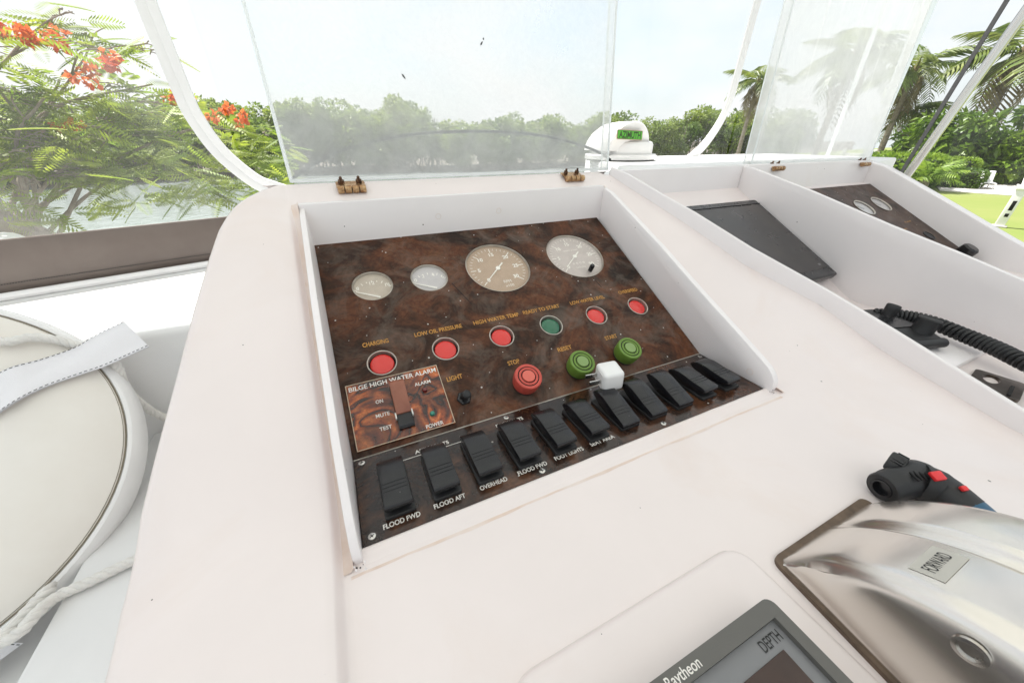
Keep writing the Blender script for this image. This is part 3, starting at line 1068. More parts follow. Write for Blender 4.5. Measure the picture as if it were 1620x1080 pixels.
# ------------------------------------------------------------------ hinged acrylic lids, standing open
knuckle = MB()
for k in range(4):
    Q = frame((-.0168 + .0086 * k, 0, 0), (0, 1, 0), (0, 0, 1), (1, 0, 0))
    knuckle.lathe([(.0006, 0), (.0044, .0004), (.0048, .0010), (.0048, .0072), (.0044, .0078), (.0006, .0082)], 18, Q)
me_knuckle = knuckle.mesh('barrel', M_brass)
leaf = MB()
leaf.box((0, .0105, .0010), (.0345, .016, .0018), bev=.0005, seg=1)
me_leaf = leaf.mesh('hinge', M_brass)
bolt = MB()
bolt.lathe([(.0036, .0000), (.0036, .0040), (.0028, .0044), (.0018, .0046), (.0018, .0075), (.0012, .0083), (0, .0084)], 6)
me_bolt = bolt.mesh('bolt', mat('rusted_bolt', (0.22, 0.12, 0.07), 0.5, metal=0.6, c2=(0.03, 0.02, 0.015), scale=200), ang=.3)


def lid(x0, w, label, mt, hx, zb=.1975, hgt=.37, lean=-6, smudge=()):
    M = Matrix.Translation((x0, .377, zb)) @ Matrix.Rotation(R(lean), 4, 'X')
    t = thing('acrylic_lid', label, 'acrylic lid', M=M)
    P = frame((0, 0, 0), (1, 0, 0), (0, 0, 1), (0, -1, 0))
    pg = [(0, 0), (w, 0)] + [(w - .03 + .03 * math.cos(R(a)), hgt - .03 + .03 * math.sin(R(a))) for a in range(0, 91, 15)] + [(.03 + .03 * math.cos(R(a)), hgt - .03 + .03 * math.sin(R(a))) for a in range(90, 181, 15)]
    me = bpy.data.meshes.new('sheet')
    me.from_pydata([P @ Vector((a, b, 0)) for a, b in pg], [], [list(range(len(pg)))])
    me.materials.append(mt)
    put('sheet', me, t)
    for x in (0, w):
        e = MB().grid([[(x, 0, 0), (x, .017, 0)], [(x, 0, hgt - .03), (x, .017, hgt - .03)]])
        e.build('side_lip', mt, t)
        e = MB()
        e.box((x, .0, (hgt - .03) / 2), (.0030, .0030, hgt - .03), bev=.0008, seg=1)
        e.box((x, .0175, (hgt - .03) / 2), (.0026, .0020, hgt - .03), bev=.0006, seg=1)
        e.build('side_edge', M_edge, t)
    MB().box((w / 2, .004, .0020), (w, .013, .0040), bev=.0010, seg=1).build('bottom_edge', M_edge, t)
    for (sx_, sz_, a_, l_) in smudge:
        MB().prism([(-l_, -.0006), (-l_ * .2, -.0012), (l_, -.0004), (l_ * .6, .0007), (-l_ * .5, .0009)], .0004, .0007, Matrix.Translation((sx_, 0, sz_)) @ Matrix.Rotation(R(90), 4, 'X') @ Matrix.Rotation(R(a_), 4, 'Z')).build('smudge', M_ink, t)
    for x in hx:
        o = put('hinge', me_leaf, t)
        o.matrix_basis = M.inverted() @ Matrix.Translation((x, .3545, prof(.3545) + .0050)) @ Matrix.Rotation(R(20), 4, 'X')
        b = put('barrel', me_knuckle, o)
        for bx in (-.0105, .0105):
            q = put('bolt', me_bolt, o)
            q.location = (bx, .0135, .0018)
    return t


lid(-.013, .482, 'scuffed clear acrylic lid standing open behind the instrument panel', M_lid, (.0535, .388), smudge=((.263, .158, 50, .0030), (.266, .163, 80, .0014), (.155, .116, -55, .0035)))
lid(.846, .466, 'hazy streaked acrylic lid standing open behind the far starboard bin', M_lid3, (.908, 1.252), lean=-2)

# ------------------------------------------------------------------ low arched windscreen on the foredeck
ws = thing('windscreen', 'low clear windscreen with arched top edge on the foredeck', 'windscreen', (.3, .62, .186))
ap = [(-.0166, .1954), (.0182, .2141), (.0737, .2346), (.1588, .2502), (.2513, .2550), (.3552, .2528), (.4471, .2402), (.5140, .2230), (.548, .208)]
cv = catmull([(x, .470, z) for x, z in ap], 6)
MB().grid([[(p.x, p.y, .1850) for p in cv], [tuple(p) for p in cv]]).build('pane', M_arch, ws)
MB().tube(cv, .0024, 8).build('top_edge', M_archedge, ws)

# ------------------------------------------------------------------ clear vinyl enclosure ahead of the helm
YC = .90


def sheet(p0, p1, z0, z1, nx=14, nz_=10, amp=.004, ph=0.0):
    p0, p1 = Vector(p0), Vector(p1)
    nrm = Vector(((p1 - p0).y, -(p1 - p0).x)).normalized()
    rows = []
    for j in range(nz_ + 1):
        row = []
        for i in range(nx + 1):
            t, s = i / nx, j / nz_
            q = p0.lerp(p1, t) + nrm * amp * math.sin(t * 9 + s * 4 + ph) * math.sin(PI * s) * math.sin(PI * t)
            row.append((q.x, q.y, z0 + (z1 - z0) * s))
        rows.append(row)
    return MB().grid(rows)


cf = thing('front_curtain', 'clear vinyl front curtain with white U shaped band', 'clear curtain', (.6, YC, .186))
sheet((-.135, .904), (1.46, .904), .10, 1.52).build('pane', M_curt, cf, ang=2)
UB = [(-.2075, 1.52), (-.2045, .80), (-.2029, .4647), (-.2007, .3923), (-.1985, .330), (-.1935, .285), (-.1705, .2200), (-.1272, .1640), (-.0946, .1440), (-.04, .126), (.06, .118), (.6, .112), (1.05, .124), (1.17, .142), (1.2449, .1728), (1.320, .226), (1.3774, .3048), (1.398, .375), (1.4032, .4377), (1.4132, .638), (1.42, .9), (1.425, 1.52)]
cvb = catmull([(x, .8990, z) for x, z in UB], 5)


def ribbon(path, w, d, nrm=Vector((0, -1, 0))):
    rows = []
    for i, p in enumerate(path):
        t = (path[min(i + 1, len(path) - 1)] - path[max(i - 1, 0)]).normalized()
        s = t.cross(nrm).normalized()
        rows.append([p - s * w / 2, p - s * w * .47 + nrm * d, p - s * w * .1 + nrm * d * 1.1, p + nrm * d * .6, p + s * w * .1 + nrm * d * 1.1, p + s * w * .47 + nrm * d, p + s * w / 2])
    return MB().grid(rows)


ribbon(cvb, .034, .0035).build('band', M_band, cf, ang=.8)
cl = thing('port_curtain', 'clear vinyl side curtain with brown bottom hem over the port ledge', 'clear curtain', (-.9, .72, -.02))
a, b = (-.145, .938), (-1.62, .515)
sheet(a, b, -.02, 1.52, amp=.008, ph=1.0).build('pane', M_curtl, cl, ang=2)
va, vb = Vector((*a, 0)), Vector((*b, 0))
nv = Vector((-.2756, -.9613, 0)).normalized() * -1
nv = Vector(((vb - va).y, -(vb - va).x, 0)).normalized()
if nv.y > 0: nv = -nv
rows = []
for i in range(41):
    q = va.lerp(vb, i / 40) + nv * .004
    w = .0025 * math.sin(i * .9) + .0012 * math.sin(i * 2.3)
    rows.append([q + Vector((0, 0, -.0185)), q + nv * (.002 + w * .4) + Vector((0, 0, .004)), q + nv * .004 + Vector((0, 0, .012)), q + nv * (.001 + w) + Vector((0, 0, .05)), q + nv * .003 + Vector((0, 0, .081)), q + nv * .0005 + Vector((0, 0, .0845)), q + Vector((0, 0, .0848))])
MB().grid(rows).build('hem', M_vinyl, cl, ang=1.5)
st = MB()
n = 330
for i in range(n):
    q = va.lerp(vb, i / n * .75) + nv * .0092
    d = (vb - va).normalized()
    st.add([q + Vector((0, 0, .0066)), q + d * .0026 + Vector((0, 0, .0066)), q + d * .0026 + Vector((0, 0, .0078)), q + Vector((0, 0, .0078))], [(0, 1, 2, 3)])
st.build('stitching', M_stitch, cl, weld=False)
rail = MB()
rail.tube([va + nv * .020 + Vector((0, 0, -.013)), vb + nv * .020 + Vector((0, 0, -.013))], .0075, 10)
rail.build('bolt_rope', M_band, cl)
cs = thing('starboard_curtain', 'clear vinyl side curtain with white seams right of the hazy lid', 'clear curtain', (1.9, .6, .186))
sheet((1.465, .90), (2.5, .28), .05, 1.52, amp=.006, ph=2).build('pane', M_curt, cs, ang=2)
pa, pb = Vector((1.465, .90, 0)), Vector((2.5, .28, 0))
nr = Vector((-.62, -1.035, 0)).normalized()
for t in (.30, .42):
    q = pa.lerp(pb, t) + nr * .003
    MB().box((0, 0, .775), (.016 if t > .2 else .03, .003, 1.45), Matrix.Translation(q) @ Matrix.Rotation(math.atan2(pb.y - pa.y, pb.x - pa.x), 4, 'Z'), bev=.001, seg=1).build('seam', M_band if t < .2 else M_edge, cs)

# ------------------------------------------------------------------ roof pole and strap on the starboard side
m = MB()
m.box((1.55, -.05, -.15), (.42, .88, .28), bev=.01)
tag(m.build('starboard_ledge', M_deck), kind='structure')
pl_ = thing('roof_pole', 'bright stainless roof pole beyond the starboard bins', 'pole', (1.5, .387, -.01))
p0, p1 = Vector((1.5, .387, -.01)), Vector((1.5, .0985, 1.522))
MB().tube([p0, p1], .0100, 20).build('tube', M_steel, pl_)
MB().lathe([(.030, 0), (.030, .004), (.018, .007), (.016, .020), (.0126, .021)], 24, Matrix.Translation(p0)).build('base_flange', M_steel, pl_)
stp = thing('tie_strap', 'dark grey webbing strap stretched tight beside the stainless roof pole', 'strap', (1.5, .40, -.01))
a, b = Vector((1.503, .3915, -.01)), Vector((1.503, .2225, 1.52))
MB().grid([[a + Vector((-.007, -.007, 0)), a + Vector((.007, .007, 0))], [b + Vector((-.007, -.007, 0)), b + Vector((.007, .007, 0))]]).grid([[a + Vector((-.0062, -.0078, 0)), a + Vector((.0078, .0062, 0))], [b + Vector((-.0062, -.0078, 0)), b + Vector((.0078, .0062, 0))]]).build('webbing', M_strap, stp, weld=False)
MB().box((0, 0, 0), (.024, .006, .03), Matrix.Translation(a + Vector((0, 0, .02))) @ Matrix.Rotation(R(45), 4, 'Z'), bev=.001).build('buckle', M_steel, stp)

# ------------------------------------------------------------------ white pod with sign on the foredeck
pc = Vector((.882, .84, .1862))
pod = thing('deck_pod', 'white domed pod with green lettered sticker on the foredeck', 'deck pod', pc)
PSC = .82
T = Matrix.Translation(pc) @ Matrix.Scale(PSC, 4)
MB().lathe([(.128, 0), (.128, .0035), (.126, .004)], 56, T).build('gasket', M_blackm, pod)
MB().lathe([(.131, .004), (.133, .006), (.133, .018), (.130, .0215), (.112, .023)], 56, T).build('base', M_podw, pod)
body = MB()
body.lathe([(.116, .022), (.116, .052), (.112, .060), (.102, .064), (0, .065)], 56, T)
body.build('drum', M_podw, pod)
hood = []
for j, (yy, k) in enumerate(((-.100, .90), (-.103, .97), (-.100, 1.0), (-.02, 1.0), (.03, .97), (.06, .85), (.08, .55))):
    row = []
    for i in range(25):
        a = PI * i / 24
        x = -.034 + .092 * k * math.cos(a)
        z = .030 + (.082 * k) * math.sin(a)
        row.append(tuple(T @ Vector((x, yy + .02 * (1 - math.sin(a)), z * 1.12))))
    hood.append(row)
h = MB().grid(hood)
o0 = len(h.V)
h.V.append(tuple(T @ Vector((-.034, -.096, .060))))
for i in range(24):
    h.F.append((i, i + 1, o0))
h.F.append((24, 0, o0))
h.build('hood', M_podw, pod, ang=1.0)
MS = T @ Matrix.Translation((-.060, -.1085, .083)) @ Matrix.Scale(1.12, 4) @ Matrix.Rotation(R(2), 4, 'Y') @ frame((0, 0, 0), (1, 0, 0), (0, .12, .993), (0, -.993, .12))
o = MB().prism(rrect(-.051, .051, -.0135, .0135, .003), 0, .0012, MS).build('sticker', M_sttan, pod)
MB().prism(rrect(-.0485, .0485, -.0118, .0118, .002), .0013, .0017, MS).build('sticker_border', M_stdark, o)
MB().prism(rrect(-.0472, .0472, -.0105, .0105, .002), .0018, .0021, MS).build('sticker_field', M_sticker, o)
put('lettering', text_mesh('AZIMUTH', -.0430, .0430, -.0085, .0023, .0170, M_stdark, MS, bold=.03), o)

# ------------------------------------------------------------------ chartplotter lying in the centre bin
MU2 = MU @ Matrix.Translation((0, 0, .0125))
cp = thing('chartplotter', 'dark grey rectangular display sunk in the centre bin floor', 'display', M=MU2)
MB().prism(rrect(.600, .7935, .0560, .2640, .005), -.004, .006, bev=.0015).build('bezel', M_screen, cp)
MB().prism(rrect(.607, .7865, .0740, .2490, .003), .0055, .0066, bev=.0004, seg=1).build('screen', mat('plotter_glass', (0.035, 0.033, 0.034), 0.30, c2=(0.055, 0.045, 0.04), scale=14, rvar=0.12), cp)
MB().box((.70, .2515, .0062), (.187, .0012, .0008)).build('seam', M_gap, cp)
MB().box((.772, .083, .0068), (.006, .004, .0004)).build('badge', M_greyl, cp)

# ------------------------------------------------------------------ gauge panel of the far starboard bin
MU3 = MU @ Matrix.Translation((0, 0, .0062))
fp = thing('starboard_gauge_panel', 'dark burl panel with two pale round gauges in the far bin', 'instrument panel', M=MU3)
gg = [(1.1394, .2145, .0245), (1.2204, .2190, .0245), (1.0500, .2120, .0245)]
put('board', curve_mesh('board', [[(.812, .004), (1.2905, .004), (1.2905, .2955), (.812, .2955)]] + [circle(u, v, r, 36) for u, v, r in gg], -.002, .001, M_burl3), fp)
for u, v, r in gg:
    T = Matrix.Translation((u, v, 0))
    o = MB().lathe([(r + .0004, -.006), (r + .0004, -.0020), (0, -.0020)], 36, T).build('gauge', M_dialC, fp)
    MB().lathe([(r + .0004, .0011), (r + .0014, .0022), (r - .0006, .0022), (r - .0012, .0010)], 36, T).build('bezel', M_bezel, o)
    MB().lathe([(r - .0008, .0010), (0, .0012)], 36, T).build('glass', M_lens, o)
    MB().prism([(-.002, -.001), (r * .8, -.0005), (r * .8, .0005), (-.002, .001)], -.0014, -.0010, T @ Matrix.Rotation(R(140), 4, 'Z')).build('needle', M_ink, o)
T = Matrix.Translation((1.2386, .1021, .001))
o = MB().lathe([(.0135, 0), (.0135, .0012), (.0115, .0016), (.0110, .0004), (0, .0004)], 28, T).build('socket', M_blackm, fp)
T = Matrix.Translation((1.262, .036, .001))
MB().lathe([(.0150, 0), (.0155, .008), (.0150, .018), (.012, .021), (0, .0215)], 28, T).build('push_button', M_black, fp)
for s, u0, u1, v in (('ALARM', 1.215, 1.245, .150), ('START', 1.165, 1.195, .130)):
    lettering(fp, s, u0, u1, v, .0014, .0045, M_gold)

# ------------------------------------------------------------------ VHF radio, coiled cord, bracket
ra = thing('vhf_radio', 'black marine radio with two knobs in the centre bin', 'radio', M=Matrix.Translation((.6865, .006, .0092)) @ Matrix.Rotation(R(-17), 4, 'Z') @ Matrix.Scale(.9, 4))
MB().prism([(-.052, .0), (.056, .0), (.058, .006), (.050, .016), (.030, .0195), (-.030, .0185), (-.050, .014), (-.054, .005)], -.030, .030, frame((0, 0, 0), (0, 1, 0), (0, 0, 1), (1, 0, 0)), bev=.0025, seg=3).build('body', M_blackm, ra)
MB().prism(rrect(-.022, .022, -.02, .024, .003), .0185, .0200, bev=.0004, seg=1).build('screen', M_screen, ra)
for (x, y, r, hh) in ((.012, .018, .0085, .030), (.014, -.030, .0125, .030)):
    o = MB().lathe([(r * 1.1, .012), (r, .018), (r * 1.02, hh), (r * 1.08, hh + .006), (r * .96, hh + .008), (r * .80, hh + .0065), (0, hh + .006)], 24, Matrix.Translation((x, y, 0)) @ Matrix.Rotation(R(10), 4, 'Y')).build('knob', M_blackm, ra)
MB().tube([(-.026, -.0535, .010), (.026, -.0535, .010)], .007, 14).build('handle', M_blackm, ra)
cc = thing('coiled_cord', 'black coiled microphone cord beside the marine radio', 'cord', (.72, .0, .009))
path = catmull([(.708, .032, .0215), (.729, .008, .0245), (.7385, -.018, .0245), (.7290, -.0526, .0240), (.7180, -.083, .0235), (.700, -.1126, .0230), (.676, -.150, .0220), (.655, -.19, .0215)], 40)
hel = []
s_acc = 0
for i, p in enumerate(path):
    if i: s_acc += (path[i] - path[i - 1]).length
for i in range(int(s_acc / .0059 * 14)):
    t = i / (s_acc / .0059 * 14) * (len(path) - 1)
    k = min(int(t), len(path) - 2)
    p = path[k].lerp(path[k + 1], t - k)
    d = (path[k + 1] - path[k]).normalized()
    sd = d.cross(Vector((0, 0, 1))).normalized()
    up_ = sd.cross(d)
    a = 2 * PI * i / 14
    hel.append(p + (sd * math.cos(a) + up_ * math.sin(a)) * .0072)
MB().tube(hel, .0024, 7).build('coil', M_blackm, cc)
br = thing('microphone_bracket', 'dark metal bracket plate with an oval hole below the coiled cord', 'bracket', M=Matrix.Translation((.652, -.108, .0035)) @ Matrix.Rotation(R(8), 4, 'Z') @ Matrix.Rotation(R(4), 4, 'Y'))
ov = [(.014 + .015 * math.cos(a), .0035 + .0065 * math.sin(a)) for a in np.linspace(0, 2 * PI, 28, endpoint=False)]
put('plate', curve_mesh('plate', [rrect(-.030, .036, -.020, .018, .005), ov], .0, .0035, mat('dark_bronze', (0.16, 0.14, 0.12), 0.32, metal=0.9, c2=(0.07, 0.05, 0.04), scale=50)), br)
MB().box((-.008, -.012, .0043), (.034, .003, .0018), bev=.0006).build('slot_ridge', M_gap, br)

# ------------------------------------------------------------------ depth display
dd = thing('depth_display', 'grey depth sounder display at the bottom edge beside the throttle', 'display', (.13, -.2, .0045))
put('bezel', curve_mesh('bezel', [rrect(.060, .2034, -.290, -.1395, .005), [(.067, -.283), (.1965, -.283), (.1965, -.1478), (.067, -.1478)]], .0046, .0200, M_greyp), dd)
o = MB().prism([(.0665, -.2835), (.1970, -.2835), (.1970, -.1473), (.0665, -.1473)], .008, .0165).build('face', M_greyl, dd)
MB().prism([(.075, -.275), (.1886, -.275), (.1886, -.1583), (.075, -.1583)], .0166, .0172, bev=.0002, seg=1).build('screen', M_brown_lcd, dd)
lettering(dd, 'DEPTH', .1790, .1935, -.1555, .0168, .0048, M_ink, bold=.01)
lettering(dd, 'Raytheon', .1225, .1440, -.1458, .0203, .0045, M_wprint, bold=.012)

# ------------------------------------------------------------------ engine throttle control
tcx = thing('throttle_control', 'satin metal throttle housing marked forward beside the depth display', 'throttle', (.305, -.23, -.003))
CY, CZ, CR = -.235, -.05, .12
SHX = .10          # the housing narrows slightly towards the helm


def shx(p):
    return (p[0] + SHX * (p[1] + .127), p[1], p[2])


th0 = math.asin(.049 / CR)
rows = []
N = 40
for i in range(N + 1):
    a = th0 + (PI - 2 * th0) * i / N
    y_, z_ = CY + CR * math.cos(a), CZ + CR * math.sin(a)
    a2_ = math.asin(.044 / .119) + (PI - 2 * math.asin(.044 / .119)) * i / N
    y2, z2 = -.2375 + .119 * math.cos(a2_), -.045 + .119 * math.sin(a2_)
    k = min(1, (z_ + .001) / .02)
    ny, nz2 = math.cos(a), math.sin(a)

    def pt(x, d):
        return (x, y_ - ny * d, max(z_ - nz2 * d, -.004))
    row = [(.2450, y_, -.004), (.2455, y_, .0), (.2462 + .0008 * k, y_ - ny * .003, max(z_ * .45, 0)), (.2468 + .0014 * k, y_ - ny * .003, max(z_ * .72, 0)), pt(.2490, .0070 * k), pt(.2512, .0034 * k), pt(.2545, .0011 * k), pt(.2580, .0002), pt(.2610, 0), pt(.2960, 0), pt(.2985, .0006 * k), pt(.3002, .0024 * k), pt(.3030, .0040 * k), pt(.3060, .0036 * k), (.3082, y2, z2 - .0030 * k), (.3100, y2, z2 - .0008 * k), (.3130, y2, z2), (.3420, y2, z2), (.3475, y2, z2 - .0020 * k), (.3510, y2, max(z2 - .0075 * k, -.003)), (.3530, y_, .0), (.3535, y_, -.004)]
    rows.append([shx(p) for p in row])
body = MB().grid(rows)
body.build('housing', M_cast, tcx, ang=1.0)
put('gasket', curve_mesh('gasket', [[shx((x, y, 0))[:2] for x, y in rrect(.2432, .3550, -.347, -.1230, .006)], [shx((x, y, 0))[:2] for x, y in rrect(.2500, .3480, -.335, -.1310, .004)]], -.0035, .0006, mat('perished_gasket', (0.16, 0.11, 0.075), 0.7, var=0.5, scale=80)), tcx)
# stuck-on label: patch curved with the housing


def onarc(x, y, d):
    a = math.acos((y - CY) / CR)
    return Vector((x + SHX * (y + .127), CY + (CR + d) * math.cos(a), CZ + (CR + d) * math.sin(a)))


lb = MB().grid([[onarc(x, y, .0002) for x in np.linspace(.2640, .2915, 6)] for y in np.linspace(-.1668, -.1785, 6)])
o = lb.build('label', M_labelg, tcx)
tm = text_mesh('FORWARD', .0, 1.0, 0, 0, .3, M_ink, bold=.0)
for v in tm.vertices:
    v.co = onarc(.2680 + v.co.x * .0195, -.1745 + v.co.y * .0160, .0004)
put('lettering', tm, o)
for k, (x0, y0) in enumerate(((.262, -.1880), (.309, -.150))):
    pass
hole = frame((.2410, -.1960, .048), (0, .94, -.34), (0, .34, .94), (-1, 0, .1))
MB().lathe([(.0060, 0), (.0058, .0016), (.0042, .0018), (.0040, .0006), (0, .0006)], 24, hole).build('screw_socket', M_chrome, tcx)
boss = frame((.2370, -.222, .020), (0, 1, 0), (0, 0, 1), (-1, 0, 0))
o = MB().lathe([(.020, -.004), (.020, .004), (.017, .007), (.010, .008), (0, .008)], 32, boss).build('lever_hub', M_cast, tcx)
MB().prism([(-.009, -.003), (.009, -.003), (.007, .075), (-.007, .075)], .006, .013, boss @ Matrix.Rotation(R(62), 4, 'Z'), bev=.002).build('lever', M_cast, o)

# ------------------------------------------------------------------ cordless tool lying behind the throttle
tl = thing('cordless_tool', 'black cordless tool with red buttons lying behind the throttle', 'power tool', (.385, -.125, -.002))
TS = .80
ax = Vector((1, -.20, .06)).normalized()
sx = ax.cross(Vector((0, 0, 1))).normalized()
TM = frame((.3650, -.1270, .0095), sx, sx.cross(ax) * -1, ax) @ Matrix.Scale(TS, 4)
m = MB()
m.lathe([(.0080, .004), (.0085, 0), (.0128, .0003), (.0140, .0025), (.0142, .0110), (.0148, .0120), (.0152, .020), (.0165, .030), (.0175, .038), (.0165, .048), (.0130, .055), (.006, .058), (0, .0585)], 32, TM)
m.build('head', M_blackm, tl)
MB().lathe([(.0090, .0006), (.0085, -.0012), (.0066, -.0012), (.0062, .004), (0, .004)], 28, TM).build('nose_ring', M_black, tl)
for k in range(4):
    MB().box((0, 0, 0), (.0018, .0105, .0012), TM @ Matrix.Translation((.006, -.0158, .022 + .0044 * k)) @ Matrix.Rotation(R(90), 4, 'X') @ Matrix.Rotation(R(70), 4, 'Z'), bev=.0004).build('vent', M_gap, tl)
fin = MB().prism([(-.008, 0), (.008, 0), (.0085, .0045), (.005, .0068), (-.004, .0050)], -.005, .005, frame((.3890, -.1215, .0180), (.92, .15, .36), (-.2, -.1, .97), (.15, -.98, 0)), bev=.0012)
o = fin.build('trigger_guard', M_blackm, tl)
for k in range(5):
    MB().box((0, 0, 0), (.0012, .0070, .0010), Matrix.Translation((.3858 + .0022 * k, -.1222, .0228 + .0008 * k)) @ Matrix.Rotation(R(-12), 4, 'Y'), bev=.0003).build('rib', M_black, o)
hp = [(.394, -.136, .0130), (.400, -.147, .0115), (.398, -.163, .0080), (.390, -.185, .0050), (.384, -.215, .0040)]
MB().tube(catmull(hp[:3], 6), [.0140] * 6 + [.0132] * 7, 20).build('grip', M_blackm, tl)
MB().tube(catmull(hp[2:], 6), .0130, 20).build('handle', M_blue, tl)
for (x, y, z, s) in ((.3920, -.1425, .0262, .0085), (.3975, -.1555, .0242, .0045)):
    MB().box((0, 0, 0), (s, s * .8, .003), Matrix.Translation((x, y, z)) @ Euler((R(20), R(-6), R(-20))).to_matrix().to_4x4(), bev=.0009).build('button', M_redpl, tl)

# ------------------------------------------------------------------ ring buoy leaning in the port well
bc = Vector((-.511, .350, -.068))
bn = Vector((.22200555, -.62901573, .74501863))
brt = Vector((.94299033, .33282012, 0))
bup = Vector((-.24795719, .70254536, .66704366))
MBU = frame(bc, brt, bup, bn)
by = thing('ring_buoy', 'cream ring buoy with white rim and rope leaning in the port well', 'ring buoy', M=MBU)
MB().lathe([(.085, -.050), (.085, -.022), (.092, -.008), (.115, .0005), (.155, .0055), (.180, .0052), (.205, .0025), (.2200, -.0030), (.2225, -.0075)], 96).build('body', M_cream, by)
MB().lathe([(.2215, -.0085), (.2243, -.0050), (.2285, -.0052), (.2335, -.0095), (.2358, -.0180), (.2360, -.0420), (.2300, -.060), (.212, -.071), (.16, -.075), (.092, -.066), (.085, -.050)], 96).build('rim', M_buoyw, by)
MB().lathe([(.2203, -.0034), (.2214, -.0058), (.2232, -.0052)], 96).build('seam', mat('seam_dark', (0.22, 0.19, 0.14), 0.8), by)  # dark line between cream face and white rim


def strap(name, top, bot, hts, dash=True):
    t_ = catmull([(x, y, h) for (x, y), h in zip(top, hts)], 6)
    b_ = catmull([(x, y, h) for (x, y), h in zip(bot, hts)], 6)
    g = MB().grid([[a.lerp(b, k / 6) + Vector((0, 0, .0012 * math.sin(k * 1.1 + i * .2))) for k in range(7)] for i, (a, b) in enumerate(zip(t_, b_))])
    g.grid([[a.lerp(b, k / 6) + Vector((0, 0, -.0022)) for k in range(7)] for a, b in zip(t_, b_)])
    o = g.build(name, M_web, by, ang=2, weld=False)
    s = MB()
    for e0, e1 in ((t_, b_), (b_, t_)):
        acc = 0
        for i in range(len(e0) - 1):
            L = (e0[i + 1] - e0[i]).length
            q = 0
            while q < L:
                ph = (acc + q) % .0052
                st_ = min(.0032 - ph, L - q) if ph < .0032 else 0
                if st_ > .0004:
                    d = (e0[i + 1] - e0[i]) / L
                    inn = (e1[i] - e0[i]).normalized()
                    p = e0[i] + d * q + inn * .0008 + Vector((0, 0, .0016))
                    s.add([p, p + d * st_, p + d * st_ + inn * .0010, p + inn * .0010], [(0, 1, 2, 3)])
                    q += st_
                else:
                    q += .0005
            acc += L
    s.build('stitching', M_stitch, o, weld=False)
    return o


strap('strap', [(.085, .0655), (.1428, .0724), (.1745, .0752), (.207, .0812), (.231, .0923), (.2622, .0999)], [(.080, .006), (.1322, .0216), (.1653, .0347), (.2027, .0400), (.2272, .0419), (.2756, .0506)], [-.02, .0130, .0130, .0120, .0135, .0185])
strap('strap', [(.030, -.130), (.040, -.160), (.048, -.185), (.062, -.215), (.074, -.236)], [(-.020, -.140), (-.015, -.170), (-.010, -.200), (.0, -.230), (.008, -.252)], [.006, .0075, .004, -.004, -.030])


def rope(name, pts, parent, r=.0036):
    pth = catmull(pts, 10)
    L = [0]
    for i in range(1, len(pth)):
        L.append(L[-1] + (pth[i] - pth[i - 1]).length)
    tot = L[-1]
    N = int(tot / .0035)
    for s in range(3):
        out = []
        for i in range(N + 1):
            d = tot * i / N
            k = max(j for j in range(len(L)) if L[j] <= d + 1e-9)
            k = min(k, len(pth) - 2)
            f = (d - L[k]) / max(1e-9, L[k + 1] - L[k])
            p = pth[k].lerp(pth[k + 1], f)
            t = (pth[k + 1] - pth[k]).normalized()
            a = t.cross(Vector((.13, .2, 1))).normalized()
            b = t.cross(a)
            w = 2 * PI * (d / .026 + s / 3)
            out.append(p + (a * math.cos(w) + b * math.sin(w)) * r * .78)
        if s == 0: allm = MB()
        allm.tube(out, r, 7)
    return allm.build(name, M_rope, parent, ang=2)


inv = MBU.inverted()
wr = lambda *p: tuple(inv @ Vector(p))
rope('grab_rope', [(.05, .200, .010), (.11, .150, .013), (.1509, .1125, .0135), (.1717, .1106, .0125), (.1917, .1016, .0075), (.2124, .0820, -.0005), (.2325, .050, -.0080), wr(-.3110, .468, -.085), wr(-.3066, .490, -.150), wr(-.270, .495, -.190), wr(-.20, .50, -.193), wr(-.15, .49, -.193)], by)
rope('grab_rope', [(.105, -.21, .010), (.1180, -.20, .012), wr(-.3660, .1990, -.196), wr(-.3486, .1950, -.190), wr(-.3400, .2080, -.186), wr(-.3340, .2260, -.1925), wr(-.3092, .2310, -.1925), wr(-.2890, .2370, -.1925), wr(-.2641, .2420, -.1925), wr(-.22, .249, -.1925), wr(-.16, .255, -.1925)], by)
# ------------------------------------------------------------------ water, banks, lawn
WZ, GZ = -3.9, -2.7
ORG = Vector((.027, -.175, 0))


def at(az, d, z):
    return Vector((ORG.x + d * math.sin(R(az)), ORG.y + d * math.cos(R(az)), z))


def elz(el, d):
    return .244 + d * math.tan(R(el))


m_, n_, out_ = _new('water')
b_ = n_.nodes.new('ShaderNodeBsdfPrincipled')
b_.inputs['Base Color'].default_value = (0.27, 0.31, 0.295, 1)
b_.inputs['Roughness'].default_value = 0.08
z_ = _noise(n_, 1.3, 5, 0.6, 0.6, 'World')
p_ = n_.nodes.new('ShaderNodeBump')
p_.inputs['Strength'].default_value = 0.55
p_.inputs['Distance'].default_value = 0.12
n_.links.new(z_.outputs['Fac'], p_.inputs['Height'])
n_.links.new(p_.outputs['Normal'], b_.inputs['Normal'])
n_.links.new(b_.outputs['BSDF'], out_.inputs['Surface'])
M_water = m_
tag(MB().add([(-1500, -1500, WZ), (1500, -1500, WZ), (1500, 1500, WZ), (-1500, 1500, WZ)], [(0, 1, 2, 3)]).build('water', M_water), kind='structure')
M_soil = mat('bank_soil', (0.10, 0.085, 0.06), 0.9, var=0.5, scale=.5)
M_lawn = mat('lawn', (0.15, 0.20, 0.035), 0.9, c2=(0.20, 0.22, 0.06), scale=.25, bump=.6, bscale=12)
M_pave = mat('pale_paving', (0.56, 0.53, 0.50), 0.8, var=0.15, scale=.6)
fb = []
for i in range(40):
    az = -60 + 125 * i / 39
    d = 60 + 34 * smoothstep(20, 56, az)
    fb.append(at(az, d, 0))
